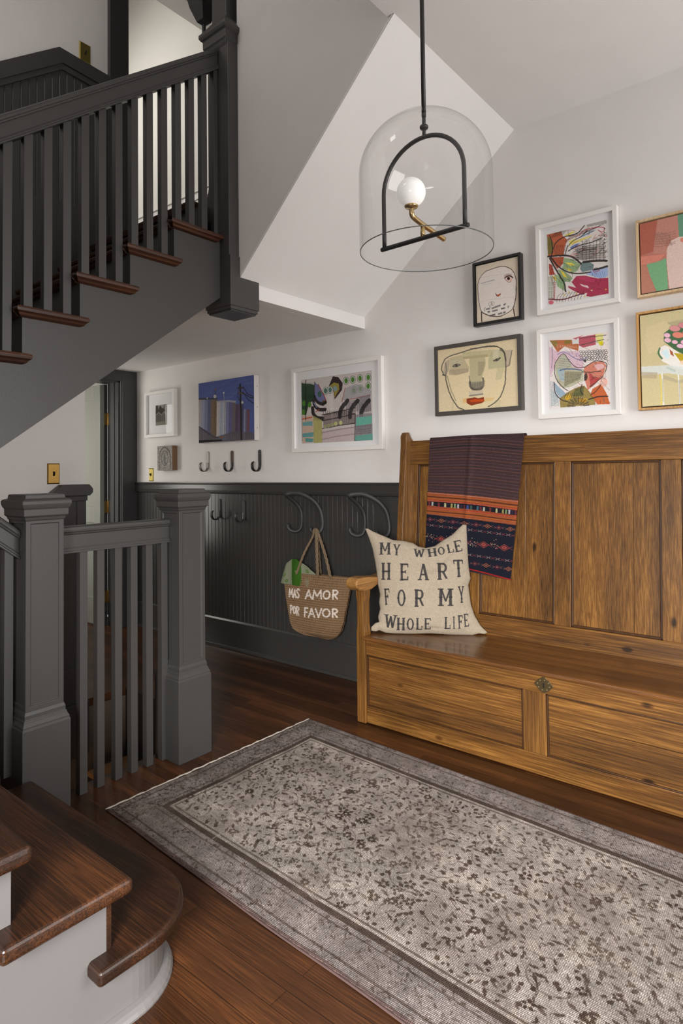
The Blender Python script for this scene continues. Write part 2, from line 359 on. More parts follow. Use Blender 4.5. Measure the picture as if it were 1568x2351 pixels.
# sloping soffit below the third flight, its fascia above the hall ceiling, and the flight's side wall
def xl(y): return 2.018+(2.095-2.018)*(y-1.357)/(2.362-1.357)
b = MB(); so = [(1.357, 3.096), (2.362, 2.263), (2.362, 2.36), (1.44, 3.2), (1.357, 3.2)]
P1 = [b.bm.verts.new((xl(y), y, z)) for y, z in so]; P2 = [b.bm.verts.new((XW, y, z)) for y, z in so]
b.bm.faces.new(P1); b.bm.faces.new(P2[::-1])
for i in range(len(so)): b.bm.faces.new((P1[i], P2[i], P2[(i+1) % len(so)], P1[(i+1) % len(so)]))
b.box(2.222, XW, 2.363, 2.44, 2.188, 2.40)
struct(b.build('ceiling', CEIL))
b = MB()
prof = [(1.357, 3.106), (2.3635, 2.272), (2.3635, 5.4), (1.357, 5.4)]
P1 = [b.bm.verts.new((xl(y)-.0015, y, z)) for y, z in prof]; P2 = [b.bm.verts.new((xl(y)+.10, y, z)) for y, z in prof]
b.bm.faces.new(P1); b.bm.faces.new(P2[::-1])
for i in range(4): b.bm.faces.new((P1[i], P2[i], P2[(i+1) % 4], P1[(i+1) % 4]))
struct(b.build('wall_stair', WALL))
b = MB(); b.box(XL, 2.0, 1.29, 1.39, ZC+.22, 5.4); struct(b.build('wall_stairwell', WALL))
# landing slab between the flights
b = MB(); b.box(2.21, XW, 2.44, YB, 2.37, 2.66); b.box(2.0, XW, YB, 5.6, 2.37, 2.66); struct(b.build('floor', DARKWOOD))

# ---------------------------------------------------------------- wainscot on the right wall
def beadboard(name, axis, plane, a, b_, z0, z1, pitch, depth, mat, sgn=-1, ztop=None):
    """vertical V-grooved boards; axis = running axis, plane = coordinate of the wall face"""
    us = []; u = a
    while u < b_-1e-6:
        e = min(u+pitch, b_); us += [(u, 0), (e-.0075, 0), (e-.0045, 1), (e-.003, 1)]; u = e
    us.append((b_, 0)); m = MB(); f = plane+sgn*depth
    zt = ztop or (lambda u: z1)
    zb = z0 if callable(z0) else (lambda u: z0)
    lo, hi = [], []
    for u, g in us:
        d = f-sgn*.0035*g
        p = (d, u) if axis == 'Y' else (u, d)
        lo.append(m.bm.verts.new((p[0], p[1], zb(u)))); hi.append(m.bm.verts.new((p[0], p[1], zt(u))))
    for i in range(len(lo)-1): m.bm.faces.new((lo[i], lo[i+1], hi[i+1], hi[i]))
    e = [(plane, u) if axis == 'Y' else (u, plane) for u in (a, b_)]
    for k, (lo_, hi_) in ((0, (lo[0], hi[0])), (1, (lo[-1], hi[-1]))):
        u = (a, b_)[k]; v0 = m.bm.verts.new((e[k][0], e[k][1], zb(u))); v1 = m.bm.verts.new((e[k][0], e[k][1], zt(u))); m.bm.faces.new((lo_, hi_, v1, v0))
    return struct(m.build(name, mat))
beadboard('trim_2', 'Y', XW, YF, YE, .20, 1.15, .0405, .010, GRAYW)
b = MB(); b.prism([(XW, 1.23), (XW-.030, 1.23), (XW-.032, 1.222), (XW-.026, 1.212), (XW-.024, 1.172), (XW-.030, 1.166), (XW-.026, 1.150), (XW-.017, 1.144), (XW, 1.144)], 'Y', YF, YE)
struct(b.build('trim_3', GRAYW, bevel=.0015))
b = MB(); b.prism([(XW, .215), (XW-.013, .212), (XW-.020, .200), (XW-.021, .022), (XW-.030, .018), (XW-.034, .006), (XW-.034, 0), (XW, 0)], 'Y', YF, YE)
struct(b.build('baseboard_right', GRAYW, bevel=.001))
# basement side of the back wall: capped boards, rail ends in a chamfered return
KX = 1.745
def capz(x, top): return top if x > KX else top-(KX-x)*.76
b = MB()
for (d0, z0, z1) in ((.055, 1.180, 1.245), (.030, 1.150, 1.180)):
    e = 1.925 if d0 > .05 else 1.905
    pts = [(.2, capz(.2, z1)), (KX, z1), (e-.022, z1), (e, z1-.024), (e, z0+.018), (e-.018, z0), (KX, z0), (.2, capz(.2, z0))] if d0 > .05 else [(.2, capz(.2, z1)), (KX, z1), (e, z1), (e, z0), (KX, z0), (.2, capz(.2, z0))]
    b.prism(pts, 'Y', YB-d0, YB)
struct(b.build('trim_4', GRAYD, bevel=.003))
beadboard('trim_5', 'X', YB, .25, 1.904, lambda u: .2 if u > 1.6 else -1.6, 1.15, .10, .012, GRAYD, ztop=lambda u: capz(u, 1.15))
b = MB(); b.box(1.60, 1.91, YB-.022, YB, 0, .205); b.box(1.60, 1.915, YB-.03, YB, -.30, .0); struct(b.build('baseboard_back', GRAYD, bevel=.002))
# stair wainscot on the back wall, rising with the flight then level along the landing
def upz(x, top): return top if x > 1.735 else top-(1.735-x)*.765
b = MB()
for (d0, lo, hi, m_) in ((.028, 3.672, 3.755, 0), (.020, 3.636, 3.672, 0)):
    b.prism([(-.5, upz(-.5, hi)), (1.735, hi), (2.05, hi-.02), (2.05, lo-.02), (1.755, lo), (-.5, upz(-.5, lo)-.015)], 'Y', YB-d0, YB)
struct(b.build('trim_6', GRAY, bevel=.002))
beadboard('trim_7', 'X', YB, -.5, 2.05, lambda u: min(2.85, 2.85-(1.735-u)*.765), 3.65, .0432, .010, GRAY, ztop=lambda u: (upz(u, 3.64) if u < 1.745 else 3.64-.02*(u-1.745)/.3))
b = MB(); b.prism([(-.5, 1.45-.30), (1.62, 2.86), (1.735, 2.86), (2.05, 2.86), (2.05, 2.40), (1.62, 2.20), (-.5, .60)], 'Y', YB-.02, YB); struct(b.build('trim_8', GRAY, bevel=.002))
# casing of the landing doorway
b = MB(); b.box(2.05, 2.175, YB-.03, YB+.12, 2.60, 4.69); b.box(2.175, 2.19, YB-.01, YB+.12, 2.60, 4.56); b.box(2.05, XW, YB-.03, YB+.12, 4.60, 4.72)
struct(b.build('trim_9', GRAYD, bevel=.002))
b = MB(); b.box(2.19, XW, YB-.02, YB+.13, 4.545, 4.60); struct(b.build('trim_10', WHITE))
# outer edge of the stairwell opening below the hall floor
b = MB(); b.box(2.165, 2.19, 2.56, YB+.5, -.39, -.001); b.box(2.155, 2.19, 2.56, YB+.5, -.40, -.37); b.box(1.0, 2.18, 2.545, 2.565, -.6, -.001); b.box(1.86, 1.885, YB, YB+.5, -.39, -.001)
struct(b.build('trim_11', GRAYD))
b = MB(); b.box(-.3, 2.3, YB, YB+.12, -2.6, -.045); b.box(-.3, 2.3, 2.50, YB+.15, -2.7, -2.6); b.box(-.3, 1.10, 2.50, 2.565, -2.6, -.04); b.box(-.4, -.3, 2.5, YB+.12, -2.6, 1.0); b.box(2.18, 2.3, 2.56, YB+.1, -2.6, -.40)
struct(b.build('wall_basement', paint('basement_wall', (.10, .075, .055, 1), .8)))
st = thing('basement_staircase', 'dim basement stairs dropping below the hall floor behind the lower balusters', 'staircase')
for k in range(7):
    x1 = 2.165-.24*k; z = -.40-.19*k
    m = MB(); m.box(x1-.26, x1, 2.57, YB-.02, z-.03, z); m.build('tread', paint('lit_tread_%d' % k, (.42, .25, .12, 1), .55) if k == 0 else DARKWOOD, st, bevel=.004)  # top tread coloured paler and warmer, painting in the basement lamplight on it
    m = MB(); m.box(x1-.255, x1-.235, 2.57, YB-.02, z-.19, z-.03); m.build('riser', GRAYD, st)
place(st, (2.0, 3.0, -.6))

# ---------------------------------------------------------------- door at the end of the hall
b = MB(); b.box(2.985, XW-.001, YE-.022, YE, 0, 2.19); b.box(2.05, 2.985, YE-.022, YE, 2.10, 2.189); b.box(2.05, 2.14, YE-.022, YE, 0, 2.10)
b.box(2.955, 2.985, YE, YE+.16, 0, 2.10); b.box(2.14, 2.985, YE, YE+.16, 2.085, 2.10); b.box(2.945, 2.957, YE+.05, YE+.10, 0, 2.09)
struct(b.build('trim_12', GRAYD, bevel=.003))
dr = bpy.data.objects.new('door_1', None); C.objects.link(dr); struct(dr)
DOORP = paint('door_gray_green', (.24, .245, .215, 1), .28, .5, .1, 90)
m = MB(); m.box(2.885, 2.927, 5.055, 5.15, .01, 2.075); m.box(2.885, 2.927, 5.71, 5.80, .01, 2.075); m.box(2.885, 2.927, 5.15, 5.71, 1.95, 2.075); m.box(2.885, 2.927, 5.15, 5.71, .01, .24); m.box(2.885, 2.927, 5.15, 5.71, .88, 1.02)
m.build('stile_and_rail', DOORP, dr, bevel=.003)
m = MB(); m.box(2.898, 2.914, 5.14, 5.72, .2, 1.97); m.build('panel', DOORP, dr)
m = MB(); m.box(2.928, 2.9555, 5.056, 5.10, .0, 2.084); m.build('leaf_edge', GRAYD, dr)
for z in (.25, 1.02, 1.78):
    m = MB(); m.box(2.926, 2.960, 5.046, 5.054, z-.05, z+.05); m.box(2.958, 2.975, 5.035, 5.05, z-.05, z+.05); m.lathe([(.0, -.058), (.006, -.056), (.0075, -.05), (.0075, .05), (.006, .056), (0, .058)], (2.958, 5.045, z), 12)
    m.build('hinge', BRASS, dr)
dr.location = (2.93, 5.05, 0)
for ch in dr.children: ch.matrix_parent_inverse = Matrix.Translation(-Vector(dr.location))
# ---------------------------------------------------------------- newel posts
def panel_shaft(cx, cy, h, z0, z1):
    m = MB(); bm = m.bm
    m.box(cx-h, cx+h, cy-h, cy+h, z0, z1)
    fs = [f for f in bm.faces if abs(f.normal.z) < .5] if False else [f for f in bm.faces]
    bm.normal_update(); fs = [f for f in bm.faces if abs(f.normal.z) < .5]
    r = bmesh.ops.inset_individual(bm, faces=fs, thickness=.026, depth=0)
    bm.normal_update()
    r2 = bmesh.ops.inset_individual(bm, faces=fs, thickness=.003, depth=-.005)
    return m
def newel(label, cx, cy, h_base=.0915, z0=0.0):
    t = thing('newel_post', label, 'newel post', 'square newel posts of the lower landing rail')
    hs = .0725
    m = MB(); m.sq(cx, cy, [(h_base, z0), (h_base, .365), (h_base-.003, .368), (h_base-.003, .376), (h_base-.009, .388), (h_base-.010, .396), (h_base-.0135, .398), (h_base-.0135, .414), (hs+.001, .427)])
    m.build('base', GRAY, t, bevel=.002)
    panel_shaft(cx, cy, hs, .425, 1.137).build('shaft', GRAY, t, bevel=.0012)
    m = MB(); m.sq(cx, cy, [(hs, 1.128), (hs+.004, 1.134), (hs+.006, 1.142), (hs+.0125, 1.148), (hs+.013, 1.172), (hs+.017, 1.178), (hs+.020, 1.186), (hs+.0215, 1.192), (hs+.0215, 1.203), (hs+.017, 1.208), (hs+.006, 1.211), (hs+.004, 1.213), (hs+.002, 1.226), (hs-.001, 1.228)])
    m.build('cap', GRAY, t, bevel=.0015)
    place(t, (cx, cy, z0)); return t
newel('gray square newel post with panelled shaft nearest the viewer, at foot of stairs', 1.1465, 2.4715)
newel('gray square newel post with panelled shaft at hall end of the lower rail', 1.829, 2.4715)

# drop newel at the top of the upper flight
t = thing('newel_post', 'tall gray drop newel hanging below the upper stair flight with stepped square bottom', 'newel post')
cx, cy = 2.10, 2.445
m = MB(); m.sq(2.125, 2.447, [(.095, 2.372), (.095, 2.125), (.090, 2.124), (.0895, 2.108)]); 
o = m.build('drop_block', GRAY, t)
m = MB(); m.box(2.042, 2.208, 2.364, 2.53, 2.100, 2.109); m.build('bottom_panel', GRAYD, t)
m = MB(); m.rings([[(2.030+.0*g, 2.360, z), (2.170+g, 2.360, z), (2.170+g, 2.515+g, z), (2.030+.0*g, 2.515+g, z)] for g, z in ((.02, 2.3722), (.02, 2.655), (.014, 2.675), (.012, 2.70), (.004, 2.725), (.001, 2.74), (0, 2.745), (0, 3.45))], smooth=False); m.build('shaft', GRAY, t, bevel=.0015)
m = MB(); m.sq(cx, cy, [(.070, 3.432), (.076, 3.442), (.082, 3.455), (.0875, 3.462), (.088, 3.50), (.097, 3.508), (.103, 3.518), (.103, 3.535), (.094, 3.545), (.055, 3.60)]); m.build('cap', GRAY, t, bevel=.0015)
m = MB(); m.sq(cx+.01, cy+.01, [(.055, 3.59), (.055, 5.39)]); m.build('upper_post', GRAY, t, bevel=.0015)
place(t, (2.125, 2.447, 2.10))
# small pendant newel of the floor above
t = thing('newel_post', 'small dark drop newel of next floor, tip beside the tall post', 'newel post')
m = MB(); m.sq(2.33, 2.92, [(.012, 3.95), (.03, 3.965), (.06, 4.05), (.07, 4.10), (.06, 4.12), (.075, 4.15), (.075, 5.3)]); m.build('shaft', GRAYD, t, bevel=.002)
m = MB(); m.lathe([(0, 3.84), (.012, 3.845), (.012, 3.95), (0, 3.96)], (2.33, 2.92, 0), 10); m.build('tip', GRAYD, t)
place(t, (2.33, 2.92, 3.84))

# ---------------------------------------------------------------- railings
def sweep(m, sec, p, q):
    """sec: (y,z) outline swept from p to q, ends cut plumb"""
    A = [m.bm.verts.new((p[0], p[1]+y, p[2]+z)) for y, z in sec]; B = [m.bm.verts.new((q[0], q[1]+y, q[2]+z)) for y, z in sec]; n = len(sec)
    m.bm.faces.new(A); m.bm.faces.new(B[::-1])
    for i in range(n): m.bm.faces.new((A[i], B[i], B[(i+1) % n], A[(i+1) % n]))
def rail_parts(t, p, q, k=1.0):
    h = [(-.032, -.014), (-.030, -.005), (-.022, 0), (.022, 0), (.030, -.005), (.032, -.014), (.031, -.022), (.026, -.026), (.025, -.031), (.020, -.035), (-.020, -.035), (-.025, -.031), (-.026, -.026), (-.031, -.022)]
    m = MB(); sweep(m, [(y, z*k) for y, z in h], p, q); m.build('handrail', GRAY, t, bevel=.0008)
    m = MB(); sweep(m, [(y, z*k) for y, z in [(-.018, -.034), (.018, -.034), (.018, -.088), (-.018, -.088)]], p, q); m.build('rail_board', GRAY, t)
    m = MB(); sweep(m, [(y, z*k) for y, z in [(-.021, -.086), (.021, -.086), (.024, -.092), (.024, -.097), (.027, -.101), (.027, -.108), (-.027, -.108), (-.027, -.101), (-.024, -.097), (-.024, -.092)]], p, q); m.build('bottom_moulding', GRAY, t, bevel=.0006)
t = thing('railing', 'level gray railing with square balusters between the two lower newel posts', 'railing')
rail_parts(t, (1.215, 2.497, 1.092), (1.76, 2.497, 1.092))
for x in (1.243, 1.345, 1.421, 1.503, 1.579, 1.656, 1.736):
    m = MB(); x0 = x; m.box(x0-.0165, x0+.0165, 2.481, 2.514, 0, .985); m.build('baluster', GRAY, t, bevel=.0012)
place(t, (1.5, 2.497, 0))
t = thing('railing', 'sloping gray railing climbing left from the near newel, cut by the photo edge', 'railing')
sl = .80
rail_parts(t, (1.077, 2.48, 1.095), (-.05, 2.48, 1.095+.765*1.13), 1.03)
for k in range(12):
    x = 1.042-.0805*k; zt = 1.095+.765*(1.077-x)-.108; zb = .186 if x > .87 else .186+.18*(math.floor((.87-x)/.235)+1)
    m = MB(); m.hexa(((x-.0165, 2.464, zb), (x+.0165, 2.464, zb), (x+.0165, 2.497, zb), (x-.0165, 2.497, zb)), ((x-.0165, 2.464, zt+.013), (x+.0165, 2.464, zt-.013), (x+.0165, 2.497, zt-.013), (x-.0165, 2.497, zt+.013)))
    m.build('baluster', GRAY, t, bevel=.0012)
place(t, (1.04, 2.48, .19))
# upper flight railing
t = thing('railing', 'long gray railing with square balusters climbing along the upper stair flight', 'railing')
def uz(x): return 3.459-(2.048-x)*.7695
rail_parts(t, (0.0, 2.457, uz(0.0)), (2.035, 2.457, uz(2.035)), 1.05)
TR = [(1.726-.229*k, 2.48-.18*k) for k in range(8)]      # nosing x, tread top z
def tread_z(x):
    for nx, z in TR:
        if x > nx: return z
    return TR[-1][1]-.18
for k in range(24):
    x = 2.021-.0771*k+.003
    if x < .15: break
    zt = uz(x)-.108*1.05; zb = tread_z(x-.005)
    y0, y1 = 2.442, 2.472
    m = MB(); d = .7695*.015
    m.hexa(((x-.017, y0, zb), (x+.017, y0, zb), (x+.017, y1, zb), (x-.017, y1, zb)), ((x-.017, y0, zt-d), (x+.017, y0, zt+d), (x+.017, y1, zt+d), (x-.017, y1, zt-d)))
    m.build('baluster', GRAY, t, bevel=.0012)
place(t, (1.1, 2.457, 1.8))

# ---------------------------------------------------------------- upper flight
t = thing('staircase', 'upper stair flight with gray cut stringer and dark treads climbing toward the tall newel', 'staircase')
def low(x): return 1.40+(x-.994)*.743
m = MB(); pts = [(2.035, low(2.035)), (-.05, low(-.05)), (-.05, 1.09)]
pts = [(2.035, low(2.035)), (.02, low(.02))]
for nx, z in TR[::-1]: pts += [(nx+.032, z-.18-.03 if (nx, z) != TR[-1] else z-.18-.03), (nx+.032, z-.030)]
pts += [(2.035, TR[0][1]-.030)]
# clean stepped outline
out = [(2.035, low(2.035)), (TR[-1][0]+.032, low(TR[-1][0]+.032))]
for i in range(len(TR)-1, -1, -1):
    nx, z = TR[i]; x0 = nx+.032; x1 = (TR[i-1][0]+.032) if i else 2.035
    out += [(x0, z-.030), (x1, z-.030)]
m.prism(out, 'Y', 2.430, 2.462); m.build('stringer', GRAY, t, bevel=.001)
for i, (nx, z) in enumerate(TR):
    x1 = (TR[i-1][0]+.060) if i else 2.030
    x2 = TR[i-1][0]+.035 if i else 2.03
    m = MB()
    prof = [(nx+.014, z), (nx+.004, z-.004), (nx, z-.012), (nx+.003, z-.022), (nx+.012, z-.028), (nx+.016, z-.036), (nx+.03, z-.040), (x2, z-.040), (x2, z)]
    m.prism(prof, 'Y', 2.44, YB-.02); m.build('tread', DARKWOOD, t, bevel=.001)
    m = MB()   # returned nosing over the stringer
    A = [(2.413, z), (2.402, z-.004), (2.398, z-.012), (2.401, z-.022), (2.410, z-.028), (2.415, z-.036), (2.429, z-.042), (2.462, z-.042), (2.462, z)]
    L_ = [m.bm.verts.new((nx+.0+max(0, (p[0]-2.398))*.9, p[0], p[1])) for p in A]; R_ = [m.bm.verts.new((x1-.0-max(0, (p[0]-2.398))*.9*(1 if p[0] < 2.43 else .6), p[0], p[1])) for p in A]
    m.bm.faces.new(L_); m.bm.faces.new(R_[::-1])
    for j in range(len(A)): m.bm.faces.new((L_[j], R_[j], R_[(j+1) % len(A)], L_[(j+1) % len(A)]))
    m.build('nosing', TREADX, t, bevel=.001)
    m = MB(); m.box(nx+.033, nx+.048, 2.45, YB-.02, z-.18, z-.035); m.build('riser', GRAY, t)
m = MB(); m.hexa(((.02, 2.45, low(.02)), (2.03, 2.45, low(2.03)), (2.03, YB-.001, low(2.03)), (.02, YB-.001, low(.02))), ((.02, 2.45, low(.02)+.02), (2.03, 2.45, low(2.03)+.02), (2.03, YB-.001, low(2.03)+.02), (.02, YB-.001, low(.02)+.02))); m.build('underside', WALL, t)
m = MB(); m.box(1.955, 1.97, 2.45, YB-.02, 2.44, 2.625); m.build('riser', GRAY, t)
m = MB(); m.prism([(1.93, 2.66), (1.922, 2.648), (1.93, 2.625), (2.20, 2.625), (2.20, 2.66)], 'Y', 2.53, YB-.02); m.build('landing_nosing', DARKWOOD, t)
place(t, (1.1, 2.9, 1.4))

# ---------------------------------------------------------------- lower flight, bottom left of the view
t = thing('staircase', 'lower stairs at bottom left with worn oak treads and pale painted side', 'staircase')
# bullnose outline helper: rectangle with rounded front corner toward the viewer
def bull(x0, xf, y0, y1, r, e=1.0, n=14):
    """x0 left end, xf front edge, y0 near side, y1 far side; big radius at near/front corner"""
    pts = [(x0, y0)]
    for k in range(n+1):
        a = -PI/2+PI/2*k/n; pts.append((xf-r+r*math.cos(a), y0+r*e+r*e*math.sin(a)))
    pts += [(xf, y1), (x0, y1)]; return pts
def rounded_slab(pts, z0, z1, r, mat, name, parent, hold=()):
    m = MB(); m.prism(pts, 'Z', z0, z1); o = m.build(name, mat, parent, bevel=r, seg=4); return o
YN = 1.395; Y1 = 2.378
# first tread
o = rounded_slab(bull(.765, 1.090, 1.343, Y1, .20), .148, .186, .012, DARKWOOD, 'tread', t)
T1 = bull(.812, 1.045, YN, Y1, .165)
m = MB(); m.prism(T1, 'Z', .0, .150); m.build('curved_riser', STAIRW, t)
prof = bull(.55, 1.068, YN-.024, Y1, .185); 
m = MB(); m.rings([[(x, y, z) for x, y in bull(-.9, 1.045+d, YN-d, Y1, .165+d)] for d, z in ((.026, 0), (.026, .006), (.022, .014), (.014, .021), (.004, .025), (-.002, .026))], smooth=False)
m.build('base_moulding', STAIRW, t, bevel=.001)
# side panel and upper steps
m = MB(); m.prism([(.812, 0), (.812, .330), (.596, .330), (.596, .510), (.37, .510), (.37, .69), (.14, .69), (.14, .87), (-.09, .87), (-.09, 1.06), (-1.2, 1.06), (-1.2, 0)], 'Y', YN, 2.44)
m.build('side_panel', STAIRW, t)
steps = [(.845, .366, .55), (.614, .545, .33), (.385, .725, .10), (.155, .905, -.13), (-.075, 1.09, -1.2)]
for xf, z, xl_ in steps:
    rounded_slab([(xl_, 1.330), (xf, 1.330), (xf, 2.50), (xl_, 2.50)], z-.038, z, .013, DARKWOOD, 'tread', t)
    m = MB(); m.box(xf-.034, xf-.020, YN+.001, 2.44, z-.18, z-.036); m.build('riser', DARKWOOD, t)
place(t, (.6, 1.9, 0))
m = MB(); m.box(XL, -.15, 2.44, YB, 1.00, 1.09); struct(m.build('floor', DARKWOOD))

# ---------------------------------------------------------------- switch plates
def switch_plate(label, kind, u0, u1, z0, z1, plane, mat):
    t = thing('switch_plate', label, 'light switch')
    def P(u, d, z): return (u, plane-d, z) if kind == 'Y' else (plane-d, u, z)
    m = MB(); e = .006
    m.rings([[P(u0, 0, z0), P(u1, 0, z0), P(u1, 0, z1), P(u0, 0, z1)], [P(u0, .002, z0), P(u1, .002, z0), P(u1, .002, z1), P(u0, .002, z1)], [P(u0+e, .006, z0+e), P(u1-e, .006, z0+e), P(u1-e, .006, z1-e), P(u0+e, .006, z1-e)]], smooth=False)
    m.build('plate', mat, t)
    uc, zc = (u0+u1)/2, (z0+z1)/2
    m = MB(); a = [P(uc-.005, .0064, zc-.013), P(uc+.005, .0064, zc-.013), P(uc+.005, .0064, zc+.013), P(uc-.005, .0064, zc+.013)]; c = [P(uc-.003, .018, zc+.004), P(uc+.003, .018, zc+.004), P(uc+.003, .018, zc+.011), P(uc-.003, .018, zc+.011)]
    m.hexa(a, c); m.build('toggle', BLKSW, t)
    for s_ in (-1, 1):
        m = MB(); q = P(uc, .006, zc+s_*.030)
        pts = [[(q[0]+(r*math.cos(a) if kind == 'Y' else -d), q[1]+(-d if kind == 'Y' else r*math.cos(a)), q[2]+r*math.sin(a)) for a in [2*PI*k/10 for k in range(10)]] for r, d in ((.0032, 0), (.0028, .0012))]
        m.rings(pts); m.build('screw', mat, t)
    place(t, P(uc, 0, zc)); return t
switch_plate('brass light switch plate above the sloping wainscot of the upper stairs', 'Y', 1.866, 1.938, 3.756, 3.873, YB, BRASSD)
switch_plate('brass light switch plate on the plaster wall under the stairs', 'Y', 1.681, 1.752, 1.250, 1.366, YB, BRASS)
switch_plate('narrow brass switch plate on the hall wall below the carved square block', 'X', 4.625, 4.690, 1.238, 1.348, XW, BRASSD)
# ---------------------------------------------------------------- settle bench
t = thing('settle_bench', 'long antique pine settle with panelled high back and box seat against the wall', 'bench')
YL, YR = 2.055, .145            # left and right ends
XF, XS, XT = 2.62, 3.012, 3.085 # front face, back at seat level, back at top
def bx(z): return XS+(XT-XS)*(z-.45)/(1.48-.45)      # leaning back plane
def back_slab(y0, y1, z0, z1, d0, d1):
    m = MB(); m.hexa(((bx(z0)+d0, y0, z0), (bx(z0)+d1, y0, z0), (bx(z0)+d1, y1, z0), (bx(z0)+d0, y1, z0)), ((bx(z1)+d0, y0, z1), (bx(z1)+d1, y0, z1), (bx(z1)+d1, y1, z1), (bx(z1)+d0, y1, z1))); return m
back_slab(YR+.03, YL-.045, 1.335, 1.472, 0, .028).build('top_rail', PINEY, t, bevel=.003)
back_slab(YR+.03, YL-.045, .44, .548, 0, .028).build('bottom_rail', PINEY, t, bevel=.003)
stiles = [(1.955, 2.010), (1.560, 1.640), (1.082, 1.162), (.602, .682), (.175, .232)]
for y0, y1 in stiles: back_slab(y0, y1, .548, 1.335, .0005, .027).build('stile', PINEZ, t, bevel=.002)
for i in range(4):
    y0, y1 = stiles[i+1][1], stiles[i][0]
    ym = y0+(y1-y0)*[.62, .38, .30, .55][i]
    back_slab(y0-.005, ym-.0008, .54, 1.345, .013, .022).build('back_panel', PINEZ, t, bevel=.001); back_slab(ym+.0008, y1+.005, .54, 1.345, .0135, .022).build('back_panel', PINEZ, t, bevel=.001)
    w = .011
    m = MB()
    for (a, b_, c, d) in ((y0, y0+w, .548, 1.335), (y1-w, y1, .548, 1.335), (y0, y1, .548, .548+w), (y0, y1, 1.335-w, 1.335)):
        m.hexa(((bx(c)+.004, a, c), (bx(c)+.016, a, c), (bx(c)+.016, b_, c), (bx(c)+.004, b_, c)), ((bx(d)+.004, a, d), (bx(d)+.016, a, d), (bx(d)+.016, b_, d), (bx(d)+.004, b_, d)))
    m.build('panel_moulding', MOLD, t, bevel=.003)
# rear end posts with rounded tops
for y0, y1 in ((YL-.048, YL-.005), (YR-.005, YR+.035)):
    m = MB(); pts = []
    side = [(XS-.055, .45), (XS-.040, .80), (XT-.045, 1.45), (XT-.045, 1.50), (XT-.030, 1.520), (XT-.012, 1.522), (XT+.0, 1.50), (XT+.015, 1.485), (XT+.03, 1.475), (XT+.03, 0.0), (XS-.02, 0)]
    m.prism(side, 'Y', y0, y1); m.build('rear_post', PINEZ, t, bevel=.006)
# box seat
m = MB(); m.prism([(XF-.020, .447), (XF-.026, .440), (XF-.022, .430), (XF-.008, .428), (XS+.02, .428), (XS+.02, .450), (XF-.010, .450)], 'Y', YR-.01, YL-.052); m.build('seat_lid', PINES, t, bevel=.003)
m = MB(); m.box(XF, XF+.028, YR+.04, YL-.056, .352, .429); m.build('front_rail', PINEY, t, bevel=.002)
m = MB(); m.box(XF, XF+.028, YR+.04, YL-.056, .006, .092); m.build('base_rail', PINEY, t, bevel=.003)
m = MB(); m.box(XF+.0008, XF+.027, 1.052, 1.152, .092, .352); m.build('front_stile', PINEZ, t, bevel=.002)
for y0, y1 in ((1.152, YL-.056), (YR+.04, 1.052)):
    zm = .205 if y0 > 1 else .238
    m = MB(); m.box(XF+.010, XF+.020, y0, y1, .085, zm-.0009); m.build('front_panel', PINEY, t, bevel=.001)
    m = MB(); m.box(XF+.0106, XF+.020, y0, y1, zm+.0009, .36); m.build('front_panel', PINEY, t, bevel=.001)
    m = MB()
    for (a, b_, c, d) in ((y0, y0+.010, .092, .352), (y1-.010, y1, .092, .352), (y0, y1, .343, .352), (y0, y1, .092, .098)): m.box(XF+.003, XF+.013, a, b_, c, d)
    m.build('panel_moulding', MOLD, t, bevel=.003)
for y0, y1 in ((YL-.056, YL), (YR-.012, YR+.044)):
    yc = (y0+y1)/2; w = (y1-y0)/2
    m = MB(); m.rings([[(XF-.010, yc-w*k, z), (XF+.045, yc-w*k, z), (XF+.045, yc+w*k, z), (XF-.010, yc+w*k, z)] for z, k in ((.002, .93), (.01, 1), (.40, 1), (.465, 1), (.50, .80), (.55, .76), (.62, .80), (.665, 1.0), (.68, 1.0))], smooth=False)
    m.build('front_post', PINEZ, t, bevel=.004)
    m = MB(); pr = [(XF-.075, .705), (XF-.082, .722), (XF-.075, .742), (XF-.055, .752), (XF-.01, .753), (XF+.12, .738), (XF+.33, .755), (XS-.03, .765), (XS-.03, .725), (XF+.30, .712), (XF+.10, .695), (XF+.05, .680), (XF-.005, .678), (XF-.045, .686)]
    m.prism(pr, 'Y', y0-.006, y1+.012); m.build('armrest', PINEX, t, bevel=.010, seg=3)
    m = MB(); m.box(XF+.03, XT-.02, y0+.012, y1-.012, .01, .44); m.build('end_panel', PINEZ, t)
# keyhole plate
yc, zc = 1.058, .388
m = MB(); o_ = []
for k in range(32):
    a = 2*PI*k/32; r = 1+.10*math.cos(4*a)+.05*math.cos(8*a); o_.append((yc+.036*r*math.cos(a), zc+.030*r*math.sin(a)))
m.prism(o_, 'X', XF-.003, XF+.001); kp = m.build('keyhole_plate', paint('tarnished_plate', (.12, .085, .04, 1), .45, .5, .4, 150, metal=.8), t, bevel=.001)
m = MB()
for k in range(8):
    a = 2*PI*k/8+.2; m.box(XF-.0038, XF-.002, yc+.026*math.cos(a)-.0022, yc+.026*math.cos(a)+.0022, zc+.021*math.sin(a)-.0022, zc+.021*math.sin(a)+.0022)
m.build('plate_stud', paint('stud_brass', (.5, .4, .22, 1), .4, .5, metal=.8), kp)
m = MB(); m.prism([(yc+.004*math.cos(a), zc+.004+.004*math.sin(a)) for a in [-.9+ (2*PI-1.35)*k/10 for k in range(11)]]+[(yc-.003, zc-.011), (yc+.003, zc-.011)], 'X', XF-.0042, XF-.003); m.build('keyhole', BLKSW, kp)
place(t, (2.85, 1.10, 0))
for c_ in kp.children: c_.matrix_parent_inverse = Matrix.Identity(4)

